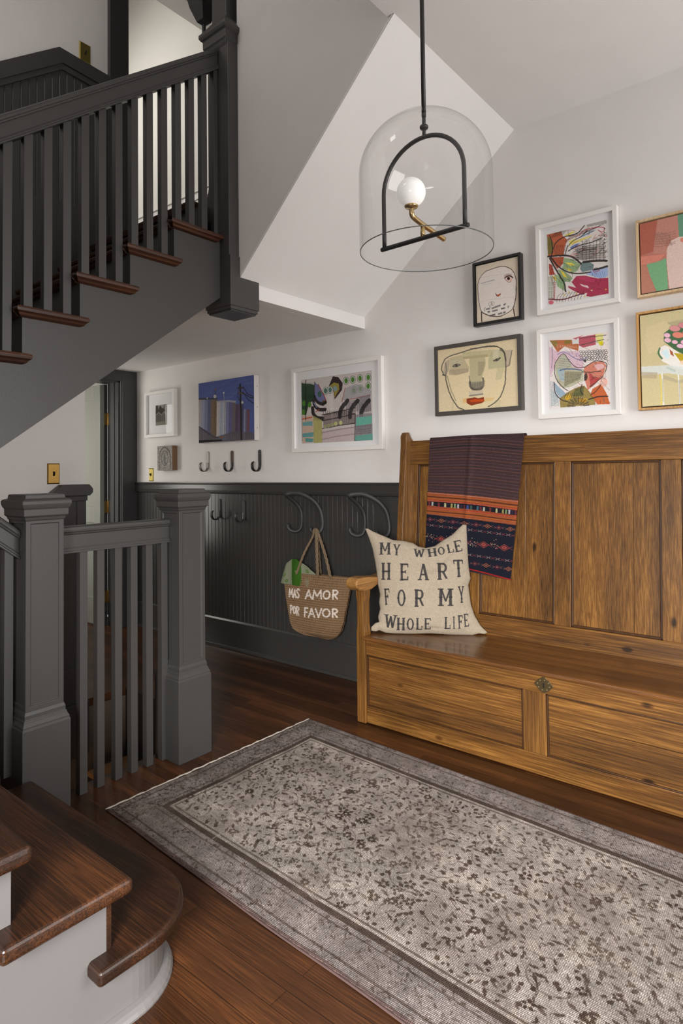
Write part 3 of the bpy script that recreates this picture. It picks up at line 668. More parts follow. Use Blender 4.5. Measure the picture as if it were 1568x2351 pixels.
# ---------------------------------------------------------------- slab letters drawn as strokes, box 0..1 with y down
def G(ch):
    s, th = .25, .10
    V = lambda x, a=.0, b=1., w=s: ('v', x, a, b, w)
    g = {
     'M': [V(.17, w=.2), V(.83, w=.2), ('d', .22, .06, .5, .74, s*.5), ('d', .78, .06, .5, .74, s*.5)],
     'Y': [('d', .16, .03, .5, .55, s), ('d', .84, .03, .5, .55, s*.8), V(.5, .5, 1), ],
     'W': [('d', .08, .03, .3, .95, s*.8), ('d', .5, .1, .3, .95, s*.6), ('d', .5, .1, .72, .95, s*.8), ('d', .92, .03, .72, .95, s*.6)],
     'H': [V(.2), V(.8), ('h', .2, .8, .5, th*1.1)],
     'E': [V(.25), ('h', .2, .9, .05, th), ('h', .2, .65, .5, th), ('h', .2, .9, .95, th), ('t', .92, .02, .24), ('t', .92, .76, .98), ('t', .66, .40, .60)],
     'F': [V(.3), ('h', .2, .92, .05, th), ('h', .2, .66, .5, th), ('t', .92, .02, .26), ('t', .68, .38, .62)],
     'L': [V(.28), ('h', .1, .9, .95, th), ('t', .92, .66, .98)],
     'I': [V(.5)],
     'T': [V(.5), ('h', .02, .98, .05, th), ('t', .05, .02, .26), ('t', .95, .02, .26)],
     'A': [('d', .5, .02, .84, .97, s), ('d', .5, .02, .17, .97, s*.6), ('h', .25, .75, .66, th)],
     'R': [V(.25), ('h', .2, .7, .05, th), ('h', .2, .7, .52, th), ('c', .62, .285, .22, .235, s*.85), ('d', .55, .52, .86, .95, s*.85)],
     'O': [('o', .5, .5, .37, .46, s*.85)],
    }[ch]
    return g
def slab_text(cv, ch, box, col, rot=0.0):
    x0, y0, x1, y1 = box; w, h = x1-x0, y1-y0; cx, cy = (x0+x1)/2, (y0+y1)/2; c, s = math.cos(rot), math.sin(rot)
    def P(x, y): X = (x-.5)*w; Y = (y-.5)*h; return (cx+X*c-Y*s, cy+X*s+Y*c)
    def bar(ax, ay, bx_, by, wd):
        cv.poly([P(ax-wd/2, ay), P(ax+wd/2, ay), P(bx_+wd/2, by), P(bx_-wd/2, by)], col, .92, .12)
    def serif(x, y):
        cv.poly([P(x-.20, y-.035), P(x+.20, y-.035), P(x+.20, y+.035), P(x-.20, y+.035)], col, .92, .12)
    def spur(x, y, wd): cv.poly([P(x-wd/2-.06, y), P(x, y-.09), P(x+wd/2+.06, y), P(x, y+.09)], col, .92, .12)
    for g in G(ch):
        if g[0] == 'v':
            _, x, a, b_, wd = g; bar(x, a, x, b_, wd); spur(x, (a+b_)/2, wd)
            if not (ch == 'Y'): serif(x, .03) if ch != 'T' else None
            serif(x, .97)
        elif g[0] == 'd':
            _, ax, ay, bx_, by, wd = g; bar(ax, ay, bx_, by, wd)
            if ch in 'YW': serif(ax, .03) if ay < .1 else None
            if ch in 'A': serif(bx_, .97)
        elif g[0] == 'h':
            _, a, b_, y, wd = g; cv.poly([P(a, y-wd/2), P(b_, y-wd/2), P(b_, y+wd/2), P(a, y+wd/2)], col, .92, .12)
        elif g[0] == 't':
            _, x, a, b_ = g; cv.poly([P(x-.10, a), P(x+.05, a), P(x+.05, b_), P(x-.04, b_)], col, .92, .12)
        elif g[0] in 'oc':
            _, x, y, rx, ry, wd = g; n = 28
            rng = range(n+1) if g[0] == 'o' else range(n//2+1)
            A = [2*PI*k/n-(PI/2 if g[0] == 'c' else 0) for k in rng]
            outer = [P(x+(rx+wd*.35)*math.cos(a), y+(ry+.03)*math.sin(a)) for a in A]; inner = [P(x+(rx-wd*.65)*math.cos(a), y+(ry-.075)*math.sin(a)) for a in A]
            for k in range(len(A)-1): cv.poly([outer[k], outer[k+1], inner[k+1], inner[k]], col, .92, .12)
            if g[0] == 'o': spur(x-rx, y, wd*.7); spur(x+rx, y, wd*.7)

# ---------------------------------------------------------------- cushion
P0 = np.array([2.702, 1.953, .464]); E = np.array([.55016, -.83506, 0]); U = np.array([.1495, .0985, .98384]); NN = np.array([-.82157, -.54127, .17903])
top = [(-.090, .533), (-.0748, .5338), (-.0452, .5169), (.0001, .4987), (.0632, .4716), (.1172, .4684), (.1709, .4558), (.1974, .438), (.2374, .4299), (.2865, .4402), (.3317, .4713), (.3813, .5001), (.4133, .5313), (.4406, .5545), (.4589, .5500)]
right = [(.4589, .5500), (.4601, .4777), (.4615, .3894), (.4638, .3282), (.4714, .2718), (.4584, .2372), (.4633, .1899), (.468, .1388), (.4853, .0838), (.5134, .0337), (.5462, .0006)]
bottom = [(-.058, .0012), (-.0338, -.0028), (-.0161, .0038), (.0146, -.0085), (.0584, -.0122), (.1457, -.0131), (.2543, -.0095), (.3619, -.0144), (.4689, -.015), (.5034, -.0062), (.5331, -.0087), (.5462, .0006)]
left = [(-.090, .533), (-.0681, .4785), (-.0501, .4246), (-.0368, .3577), (-.028, .3002), (-.0216, .2343), (-.0107, .1865), (-.0163, .1474), (-.0111, .1129), (-.0224, .0699), (-.0168, .0464), (-.038, .0398), (-.0602, .0182), (-.058, .0012)]
def resample(pts, n):
    p = np.array(pts); d = np.r_[0, np.cumsum(np.hypot(*np.diff(p, axis=0).T))]; s_ = np.linspace(0, d[-1], n)
    q = np.stack([np.interp(s_, d, p[:, 0]), np.interp(s_, d, p[:, 1])], 1)
    for _ in range(2): q[1:-1] = (q[:-2]+2*q[1:-1]+q[2:])/4
    return q
NU = NV = 230
T_, B_, L_, R_ = resample(top, NU), resample(bottom, NU), resample(left, NV), resample(right, NV)
u = np.linspace(0, 1, NU)[None, :, None]; v = np.linspace(0, 1, NV)[:, None, None]
cp = (1-v)*T_[None]+v*B_[None]+(1-u)*L_[:, None]+u*R_[:, None]-((1-u)*(1-v)*T_[0]+u*(1-v)*T_[-1]+(1-u)*v*B_[0]+u*v*B_[-1])
uu, vv = u[..., 0]+0*v[..., 0], v[..., 0]+0*u[..., 0]
th = .070*np.clip(np.sin(PI*uu), 0, 1)**.42*np.clip(np.sin(PI*vv), 0, 1)**.42
wr = .006*np.sin(uu*9+vv*5)*np.sin(vv*11-uu*3)*np.sin(PI*uu)*np.sin(PI*vv)
wr += -.010*np.exp(-((vv-.16-.10*np.cos((uu-.5)*5))/.035)**2)*np.exp(-((uu-.60)/.22)**2)
wr += -.004*np.exp(-((vv-.9)/.03)**2)*np.sin(uu*14)
zf = lambda X, Y: (820+X/5.2267, 1180+Y/5.2267)
# canvas spans u -.10..0.56, v 0.57..-0.03 ; sketch points of known cushion coordinates fix the mapping
KP = [((62, 180), (-.0899, .5329)), ((1282, 150), (.4589, .5446)), ((1530, 1410), (.5462, .0006)), ((135, 1390), (-.058, .0012))]
LIN = np.array([160, 148, 130.])
cv = Cv(560, 510, LIN, src=[k[0] for k in KP], dst=[((k[1][0]+.10)/.66, (.57-k[1][1])/.60) for k in KP])
nz = cv.rng.normal(0, 1, (cv.h, cv.w)); wx = np.kron(cv.rng.normal(0, 1, (cv.h, cv.w//7+1)), np.ones((1, 7)))[:, :cv.w]; wy = np.kron(cv.rng.normal(0, 1, (cv.h//7+1, cv.w)), np.ones((7, 1)))[:cv.h]
cv.a *= (1+.020*nz+.030*wx+.030*wy)[..., None]
INK = (48, 46, 47)
for ch, bx_, ro in [('M', (235, 348, 372, 490), .0), ('Y', (400, 370, 485, 500), .05), ('W', (650, 425, 770, 525), .04), ('H', (810, 418, 922, 515), -.16), ('O', (928, 398, 1020, 495), -.22), ('L', (1035, 368, 1125, 470), -.2), ('E', (1125, 322, 1222, 458), -.2),
    ('H', (258, 588, 372, 788), 0), ('E', (475, 597, 585, 795), 0), ('A', (695, 597, 822, 793), 0), ('R', (915, 590, 1052, 787), -.02), ('T', (1120, 550, 1236, 755), -.04),
    ('F', (288, 890, 362, 1080), -.08), ('O', (445, 898, 553, 1100), 0), ('R', (645, 900, 772, 1102), 0), ('M', (935, 890, 1110, 1093), .0), ('Y', (1175, 862, 1250, 1057), -.05),
    ('W', (302, 1198, 432, 1360), .08), ('H', (440, 1232, 543, 1382), .02), ('O', (556, 1235, 652, 1380), 0), ('L', (665, 1235, 750, 1375), 0), ('E', (765, 1235, 850, 1370), 0),
    ('L', (1003, 1225, 1085, 1365), 0), ('I', (1095, 1220, 1150, 1363), -.03), ('F', (1165, 1203, 1235, 1360), -.05), ('E', (1240, 1187, 1303, 1340), -.08)]:
    slab_text(cv, ch, bx_, INK, ro)
tex = cv.lin(.92)
def sample(tex, fx, fy):
    h, w = tex.shape[:2]; x = np.clip(fx*(w-1), 0, w-1.001); y = np.clip(fy*(h-1), 0, h-1.001); x0 = x.astype(int); y0 = y.astype(int); dx = (x-x0)[..., None]; dy = (y-y0)[..., None]
    return (tex[y0, x0]*(1-dx)+tex[y0, x0+1]*dx)*(1-dy)+(tex[y0+1, x0]*(1-dx)+tex[y0+1, x0+1]*dx)*dy
LINEN = colmat('linen', .9, .15, .10, 900, .25)
t = thing('cushion', 'square natural linen cushion with dark slab lettering in the corner of the pine settle', 'cushion')
pos = P0+cp[..., :1]*E*.985+cp[..., 1:2]*U
front = pos+NN*(th+wr)[..., None]; back = pos-NN*(th*.75)[..., None]
# finer sampling for the printed face
from_uv = sample(tex, (cp[..., 0]+.10)/.66, (.57-cp[..., 1])/.60)
def refine(a, k=2):
    ny, nx = a.shape[:2]; y = np.linspace(0, ny-1, ny*k-1); x = np.linspace(0, nx-1, nx*k-1); y0 = np.minimum(y.astype(int), ny-2); x0 = np.minimum(x.astype(int), nx-2); dy = (y-y0)[:, None, None]; dx = (x-x0)[None, :, None]
    return (a[y0][:, x0]*(1-dx)+a[y0][:, x0+1]*dx)*(1-dy)+(a[y0+1][:, x0]*(1-dx)+a[y0+1][:, x0+1]*dx)*dy
fr2 = refine(front); cp2 = refine(cp)
gridmesh('printed_front', fr2, LINEN, t, sample(tex, (cp2[..., 0]+.10)/.66, (.57-cp2[..., 1])/.60))
gridmesh('back_cover', back[:, ::-1], LINEN, t, np.full(back.shape, srgb(LIN)*.92))
place(t, tuple(P0+E*.22))

# ---------------------------------------------------------------- woven textile over the settle back
w_ = lambda X, Y: (X, Y)
t = thing('throw_textile', 'dark striped woven textile with orange bands draped over the back of the settle', 'throw')
cv = Cv(330, 520, (62, 46, 48), src=[(148, 182), (1440, 115), (1330, 2105), (135, 1985)])
for k in range(19):
    y = 215+k*41; yl, ym, yr = y-10, y-52+k*3.2, y-35+k*4.2
    cv.line([(140, yl+20), (740, ym+20), (1430, yr+45)], 5, [(120, 82, 84), (136, 84, 66), (96, 74, 72)][k % 3], .75)
cv.line([(140, 330), (740, 290), (1430, 325)], 11, (26, 30, 30), .9)
cv.grain(.10)
bandq = [(138, 985), (1400, 1058), (1378, 1395), (135, 1305)]
cv.poly(bandq, (136, 70, 42))
def bl(y0l, y0r, wd, col, al=1): cv.line([(138, y0l), (740, (y0l+y0r)/2-8), (1400, y0r)], wd, col, al)
bl(1000, 1075, 16, (150, 92, 74), .9); bl(1030, 1100, 14, (150, 82, 42)); bl(1052, 1125, 10, (42, 32, 26)); bl(1078, 1150, 14, (156, 88, 42)); bl(1105, 1178, 22, (150, 62, 42))
cv.poly([(138, 1122), (740, 1142), (1392, 1196), (1388, 1262), (740, 1212), (138, 1184)], (26, 24, 34))
bl(1215, 1282, 20, (150, 60, 40)); bl(1240, 1312, 14, (150, 80, 40)); bl(1262, 1332, 9, (42, 32, 26)); bl(1282, 1350, 14, (152, 82, 40))
for x in range(140, 1400, 16):
    y = 1000+(x-138)*.058
    for dy in (0, 105, 215, 300): cv.ell(x, y+dy, 4, 6, (200, 150, 128), .45, n=6)
cols = [(120, 50, 60), (60, 90, 80), (54, 40, 60), (170, 160, 90), (24, 24, 30), (190, 190, 180), (26, 26, 36), (110, 46, 56), (140, 160, 110), (200, 196, 150), (24, 24, 30), (70, 110, 130), (60, 80, 140), (190, 180, 190), (30, 30, 40), (120, 50, 54)]
for i, x in enumerate(range(160, 1380, 44)):
    y = 1122+(x-138)*.058; cv.poly([(x, y+4), (x+26, y+5), (x+26, y+62), (x, y+60)], cols[(i*5) % 16], .8)
navy = [(135, 1312), (1378, 1392), (1330, 2095), (135, 1975)]
cv.poly(navy, (24, 26, 38))
def motif(x, y, s, c1, c2, kind):
    if kind == 0:
        cv.line([(x-s, y), (x, y-s*.6), (x+s, y), (x, y+s*.6), (x-s, y)], 7, c1, .85, curve=False); cv.ell(x, y, s*.4, s*.25, c2, .8, n=8)
        cv.line([(x-s*1.6, y-s*.3), (x-s, y), (x-s*1.6, y+s*.3)], 6, c2, .7, curve=False); cv.line([(x+s*1.6, y-s*.3), (x+s, y), (x+s*1.6, y+s*.3)], 6, c2, .7, curve=False)
    elif kind == 1:
        cv.line([(x-s, y-s*.5), (x-s*.3, y), (x-s, y+s*.5)], 6, c1, .8); cv.line([(x+s, y-s*.5), (x+s*.3, y), (x+s, y+s*.5)], 6, c1, .8); cv.ell(x, y, 5, 7, c2, .8, n=6)
    else:
        for k in range(26): cv.ell(x+cv.rng.normal(0, s*.7), y+cv.rng.normal(0, s*.55), 6, 6, [c1, c2, (180, 170, 120)][k % 3], .7, n=6)
mx = lambda x, y: y+(x-138)*.062
for i, x in enumerate(range(190, 1360, 158)): motif(x, mx(x, 1378), 44, [(120, 40, 56), (176, 96, 60)][i % 2], (140, 90, 80), 0)
for i, x in enumerate(range(150, 1370, 66)): motif(x, mx(x, 1458), 26, [(120, 56, 60), (170, 150, 140)][i % 2], (150, 50, 50), 1)
for i, x in enumerate(range(210, 1340, 290)):
    motif(x, mx(x, 1620), 62, (130, 40, 50), (200, 160, 150), 2); motif(x+145, mx(x, 1640), 70, (170, 70, 56), (150, 60, 60), 0); motif(x+145, mx(x, 1640), 36, (190, 100, 70), (110, 30, 60), 0)
for i, x in enumerate(range(150, 1350, 66)): motif(x, mx(x, 1790), 26, [(120, 56, 60), (170, 150, 140)][i % 2], (150, 50, 50), 1)
for i, x in enumerate(range(190, 1330, 158)): motif(x, mx(x, 1895), 42, [(110, 36, 56), (176, 96, 60)][i % 2], (140, 90, 80), 0)
cv.line([(135, 1978), (700, 2010), (1330, 2098)], 16, (150, 34, 30), 1)
cv.grain(.07)
tex = cv.lin(.95)
TXT = colmat('woven_textile', .9, .15, .12, 800, .3)
n1, n2 = 330, 520
s_ = np.linspace(0, 1, n1)[None, :]; v_ = np.linspace(0, 1, n2)[:, None]
yL = 1.870+(1.888-1.870)*v_; yR = 1.312+(1.378-1.312)*v_
Y = yL+(yR-yL)*s_; zb = .785+(.741-.785)*s_; Z = 1.4755+(zb-1.4755)*v_
Z = Z+.004*np.exp(-((s_-.47)/.3)**2)*(1-v_)
X = 3.012+(3.085-3.012)*(Z-.45)/1.03-.010-.006*np.exp(-((s_-.47)/.03)**2)-.004*np.sin(s_*8)*v_-.003
gridmesh('front_drop', np.stack([X, Y, Z], -1), TXT, t, sample(tex, s_+0*v_, v_+0*s_), solid=.002)
v2 = np.linspace(0, 1, 24)[:, None]; a = v2*PI
Yt = 1.870+(1.312-1.870)*s_+0*v2; Xt = 3.088-.016*np.cos(np.clip(a*1.0, 0, PI))+0*s_; Zt = 1.4755+.009*np.sin(a)+0*s_+.004*np.exp(-((s_-.47)/.3)**2)
Xb = np.concatenate([Xt, np.full((2, n1), Xt[-1, 0])]); Yb2 = np.concatenate([Yt, Yt[-2:]]); Zb2 = np.concatenate([Zt, np.full((1, n1), 1.40), np.full((1, n1), 1.20)])
gridmesh('back_drop', np.stack([Xb, Yb2, Zb2], -1), TXT, t, sample(tex, s_+0*Zb2, np.clip(.0+.02*np.abs(Zb2-1.4755)*8, 0, .2)))
place(t, (3.08, 1.60, 1.48))

# ---------------------------------------------------------------- rug
t = thing('rug', 'faded gray-brown vintage floral rug on the oak floor before the settle', 'rug')
RC = np.array([2.480, 2.268]); ex = np.array([-1.146, .022]); Lr = 2.75
ey = np.array([-.052, -1.0]); ey = ey/np.linalg.norm(ey)*Lr
nx, ny = 420, 1000
cv = Cv(nx, ny, (150, 141, 134), src=((0, 0), (1.148, 0), (1.148, Lr), (0, Lr)))
r = cv.rng
def fbm(scale, o=4, seed=0):
    q = np.random.default_rng(seed); out = np.zeros((ny, nx)); amp = 1; tot = 0
    for k in range(o):
        gx, gy = int(1.148*scale)+2, int(Lr*scale)+2; g = q.random((gy+1, gx+1)); yy = np.linspace(0, gy-1e-3, ny); xx = np.linspace(0, gx-1e-3, nx); y0 = yy.astype(int); x0 = xx.astype(int)
        fy = yy-y0; fx = xx-x0; fy = (fy*fy*(3-2*fy))[:, None]; fx = (fx*fx*(3-2*fx))[None]
        out += amp*((g[y0][:, x0]*(1-fx)+g[y0][:, x0+1]*fx)*(1-fy)+(g[y0+1][:, x0]*(1-fx)+g[y0+1][:, x0+1]*fx)*fy); tot += amp; amp *= .55; scale *= 2.1
    return out/tot
BR = (56, 43, 34); GP = (112, 103, 104)
X_, Y_ = cv.xx/(nx-1)*1.148, cv.yy/(ny-1)*Lr
edge = np.minimum(np.minimum(X_, 1.148-X_), np.minimum(Y_, Lr-Y_))
def band(a, b_, col, al):
    m = ((edge >= a) & (edge < b_)).astype(float)*al; cv.a = cv.a*(1-m[..., None])+np.array(col, float)*m[..., None]
band(0, .17, GP, .5); band(0, .012, (92, 74, 70), .9); band(.150, .172, BR, .75); band(.182, .190, BR, .6); band(.035, .043, BR, .55); band(.128, .134, BR, .5)
# scrolling vines and flowers of the field
def flower(x, y, s, c, al):
    n = r.integers(5, 8); a0 = r.random()*6
    for k in range(n):
        a = a0+2*PI*k/n; cv.ell(x+s*.62*math.cos(a), y+s*.62*math.sin(a), s*.36, s*.30, c, al, rot=a, n=7)
    cv.ell(x, y, s*.22, s*.22, (150, 138, 126), al*.7, n=7)
def leaf(x, y, s, a, c, al):
    cv.poly([(x-s*math.cos(a), y-s*math.sin(a)), (x+s*.38*math.sin(a), y-s*.38*math.cos(a)), (x+s*math.cos(a), y+s*math.sin(a)), (x-s*.34*math.sin(a), y+s*.34*math.cos(a))], c, al, .25)
for _ in range(70):
    x, y = .2+r.random()*.75, .2+r.random()*(Lr-.4); a = r.random()*2*PI; rad = .04+.10*r.random(); sp = 2+3*r.random(); sg = 1 if r.random() < .5 else -1
    pts = [(x+rad*(1-.6*k/12)*math.cos(a+sg*k*sp/12), y+rad*(1-.6*k/12)*math.sin(a+sg*k*sp/12)) for k in range(13)]
    cv.line(pts, .004, BR, .45, curve=False)
gx_ = np.arange(.205, .95, .027)
for j, yy0 in enumerate(np.arange(.205, Lr-.2, .026)):
    for xx0 in gx_:
        x, y = xx0+r.normal(0, .010)+(.017 if j % 2 else 0), yy0+r.normal(0, .010); q = r.random()
        if x > .95: continue
        if q < .06: flower(x, y, .013+.010*r.random(), BR, .9)
        elif q < .93: leaf(x, y, .009+.011*r.random(), r.normal(.8, .8), BR, .6+.4*r.random()) if r.random() < .6 else cv.ell(x, y, .006+.006*r.random(), .004+.005*r.random(), BR, .85, rot=r.random()*3, n=7)
        if r.random() < .35: leaf(x+.015, y+.012, .004+.005*r.random(), r.normal(.8, 1.2), BR, .8)
for _ in range(14): 
    x, y = .25+r.random()*.65, .25+r.random()*(Lr-.5); cv.ell(x, y, .055, .075, BR, .5, rot=r.random()*3, wd=.0035, n=26)
for k in range(4200):
    sd = r.integers(0, 4); o = .015+.135*r.random()
    x, y = [(o, r.random()*Lr), (1.148-o, r.random()*Lr), (r.random()*1.148, o), (r.random()*1.148, Lr-o)][sd]
    leaf(x, y, .004+.009*r.random(), r.random()*PI, BR, .35+.35*r.random())
wear = np.clip((fbm(2.2, 4, 3)-.42)*3.2, 0, 1)*.6+np.clip((fbm(9, 3, 5)-.45)*3, 0, 1)*.35
side = np.exp(-((np.minimum(X_, 1.148-X_)-.075)/.05)**2)*.45*np.clip((fbm(3, 3, 8)-.35)*3, 0, 1)
wear = np.clip(wear*.40*(edge > .17)+side*.55, 0, .7)[..., None]
cv.a = cv.a*(1-wear)+np.array((186., 178., 168.))*wear
cv.a *= (1+.22*(fbm(3.5, 3, 11)-.5))[..., None]
st_ = .8*np.kron(r.normal(0, 1, (ny//12+1, nx)), np.ones((12, 1)))[:ny]; cv.a *= (1+.05*st_+.11*r.normal(0, 1, (ny, nx)))[..., None]
fade = np.clip((fbm(5, 3, 21)-.50)*5, 0, 1)[..., None]*.28; cv.a = cv.a*(1-fade)+np.array((104., 92., 84.))*fade
row = np.where((np.arange(ny*1)[:, None] % 1) == 0, 1, 1)
for k in range(22):   # pulled pale threads
    x, y = .15+r.random()*.85, .3+r.random()*(Lr-.8); a = r.normal(0, .5); pts = [(x+.010*i*math.cos(a)+r.normal(0, .001), y+.010*i*math.sin(a)+r.normal(0, .001)) for i in range(5)]
    cv.line(pts, .0024, (214, 208, 198), .8, curve=False)
tex = cv.lin(.92)
def rug_mat():
    m, tr, b = newmat('rug_weave'); N = tr.nodes; L = tr.links
    at = N.new('ShaderNodeAttribute'); at.attribute_name = 'Col'
    co = N.new('ShaderNodeTexCoord'); mp = N.new('ShaderNodeMapping'); mp.inputs['Rotation'].default_value = (0, 0, -.045); L.new(co.outputs['Object'], mp.inputs['Vector'])
    nz = N.new('ShaderNodeTexNoise'); nz.inputs['Scale'].default_value = 14; nz.inputs['Detail'].default_value = 3; L.new(co.outputs['Object'], nz.inputs['Vector'])
    def wave(d, s):
        w = N.new('ShaderNodeTexWave'); w.wave_type = 'BANDS'; w.bands_direction = d; w.inputs['Scale'].default_value = s; w.inputs['Distortion'].default_value = .6; w.inputs['Detail'].default_value = 1; w.inputs['Detail Scale'].default_value = 2; L.new(mp.outputs[0], w.inputs['Vector']); return w.outputs['Fac']
    a = wave('X', 62); c = wave('Y', 62)
    mul = N.new('ShaderNodeMath'); mul.operation = 'MULTIPLY'; L.new(a, mul.inputs[0])
    cc = N.new('ShaderNodeMapRange'); cc.inputs[3].default_value = .25; cc.inputs[4].default_value = 1; L.new(c, cc.inputs[0]); L.new(cc.outputs[0], mul.inputs[1])
    pw = N.new('ShaderNodeMapRange'); pw.inputs[1].default_value = .38; pw.inputs[2].default_value = .70; pw.inputs[3].default_value = .7; pw.inputs[4].default_value = 2.0; L.new(nz.outputs['Fac'], pw.inputs[0])
    f = N.new('ShaderNodeMath'); f.operation = 'MULTIPLY_ADD'; f.inputs[2].default_value = .52; L.new(mul.outputs[0], f.inputs[0]); L.new(pw.outputs[0], f.inputs[1])
    sc = N.new('ShaderNodeVectorMath'); sc.operation = 'SCALE'; L.new(at.outputs['Color'], sc.inputs[0]); L.new(f.outputs[0], sc.inputs['Scale'])
    L.new(sc.outputs[0], b.inputs['Base Color']); b.inputs['Roughness'].default_value = .95; b.inputs['Specular IOR Level'].default_value = .15
    bp = N.new('ShaderNodeBump'); bp.inputs['Strength'].default_value = .5; bp.inputs['Distance'].default_value = .002; L.new(mul.outputs[0], bp.inputs['Height']); L.new(bp.outputs[0], b.inputs['Normal'])
    return m
sx = np.linspace(0, 1, nx)[None, :]; sy = np.linspace(0, 1, ny)[:, None]
wob = .0015*np.sin(sy*31)+.002*np.sin(sy*13+1)
Xr = RC[0]+ex[0]*sx+ey[0]*sy+wob*(.4+sx*.6); Yr = RC[1]+ex[1]*sx+ey[1]*sy+.003*np.sin(sx*17)
e_ = np.minimum(np.minimum(sx*1.148, (1-sx)*1.148), np.minimum(sy*Lr, (1-sy)*Lr)); Zr = .0015+.0055*np.clip(e_/.006, 0, 1)**.5+.0006*np.sin(sx*40)*np.sin(sy*50)
gridmesh('pile', np.stack([Xr, Yr, Zr], -1), rug_mat(), t, tex)
m = MB()
path = [(RC[0]+ex[0]*k/60+.0008*math.sin(k*2.1), RC[1]+ex[1]*k/60+.006+.0025*math.sin(k*1.7)+.0012*math.sin(k*5), .004) for k in range(61)]
m.tube(path, [.0045+.0012*math.sin(k*2.7) for k in range(61)], 6, .7); m.build('end_cord', paint('rug_cord', (.46, .42, .36, 1), .95, .1), t)
m = MB(); path = [(RC[0]+ex[0]+ey[0]*k/80+1.0*(.0015*math.sin(k/80*31)+.002*math.sin(k/80*13+1))-.001, RC[1]+ex[1]+ey[1]*k/80, .0035) for k in range(81)]
m.tube(path, .004, 6, .7); m.build('side_binding', paint('rug_binding', (.10, .065, .06, 1), .95, .1), t)
place(t, (1.9, .9, 0))
# ---------------------------------------------------------------- framed art on the right wall
ART = colmat('artwork_paint', .75, .2); CANV = paint('raw_canvas_edge', (.50, .47, .44, 1), .9, .2)
BLKF = paint('black_frame', (.014, .013, .013, 1), .4, .5); GRYF = paint('gray_brown_frame', (.075, .068, .062, 1), .5, .4)
SHADOWGAP = paint('dark_gap_liner', (.05, .035, .025, 1), .8)
def glass_pane(name='picture_glass', k0=.035, k5=.6, tint=(1, 1, 1, 1)):
    m = bpy.data.materials.new(name); m.use_nodes = True; t = m.node_tree; N = t.nodes; N.clear()
    o = N.new('ShaderNodeOutputMaterial'); mx = N.new('ShaderNodeMixShader'); tr = N.new('ShaderNodeBsdfTransparent'); gl = N.new('ShaderNodeBsdfGlossy'); lw = N.new('ShaderNodeLayerWeight'); lw.inputs[0].default_value = .5; pw = N.new('ShaderNodeMath'); pw.operation = 'POWER'; pw.inputs[1].default_value = 5; t.links.new(lw.outputs['Facing'], pw.inputs[0]); fr = N.new('ShaderNodeMath'); fr.operation = 'MULTIPLY_ADD'; fr.inputs[1].default_value = k5; fr.inputs[2].default_value = k0; t.links.new(pw.outputs[0], fr.inputs[0]); tr.inputs[0].default_value = tint; gl.inputs['Roughness'].default_value = .02
    t.links.new(fr.outputs[0], mx.inputs[0]); t.links.new(tr.outputs[0], mx.inputs[1]); t.links.new(gl.outputs[0], mx.inputs[2]); t.links.new(mx.outputs[0], o.inputs[0]); return m
PANE = glass_pane()
def frame(t, y0, y1, z0, z1, fw, xf, mat, xb=XW-.002, bev=.0015):
    """mitred moulding; y0>y1 are left and right in view"""
    m = MB(); i = fw
    for q in (((y0, z1), (y1, z1), (y1+i, z1-i), (y0-i, z1-i)), ((y0, z0), (y1, z0), (y1+i, z0+i), (y0-i, z0+i)), ((y0, z0), (y0, z1), (y0-i, z1-i), (y0-i, z0+i)), ((y1, z0), (y1, z1), (y1+i, z1-i), (y1+i, z0+i))):
        m.hexa([(xb, a, b_) for a, b_ in q], [(xf, a, b_) for a, b_ in q])
    return m.build('frame', mat, t, bevel=bev)
def artwork(t, cv, y0, y1, z0, z1, x, name='artwork', gain=1.15):
    h, w = cv.h, cv.w
    Y = np.broadcast_to(np.linspace(y0, y1, w)[None, :], (h, w)); Z = np.broadcast_to(np.linspace(z1, z0, h)[:, None], (h, w))
    return gridmesh(name, np.stack([np.full((h, w), x), Y, Z], -1), ART, t, cv.lin(gain), smooth=False)
def matted(label, fr, ar, cv, fw=.022, xf=3.098, gain=1.15):
    t = thing('framed_picture', label, 'picture', 'framed pictures on the right wall')
    y0, y1, z1, z0 = fr; frame(t, y0, y1, z0, z1, fw, xf, WHITE)
    m = MB(); m.box(3.112, 3.118, y1+.01, y0-.01, z0+.01, z1-.01); m.build('mat_board', MATB, t)
    artwork(t, cv, ar[0], ar[1], ar[3], ar[2], 3.1105, gain=gain)
    m = MB(); x = 3.104; m.poly([(x, y0-fw*.8, z0+fw*.8), (x, y1+fw*.8, z0+fw*.8), (x, y1+fw*.8, z1-fw*.8), (x, y0-fw*.8, z1-fw*.8)]); m.build('glazing', PANE, t)
    place(t, (3.115, (y0+y1)/2, z0)); return t
K = (34, 30, 30)
def sk(cv, pts, w=7, c=K, a=.9, j=.5): cv.line(pts, w*1.35+1, c, a, jit=j)

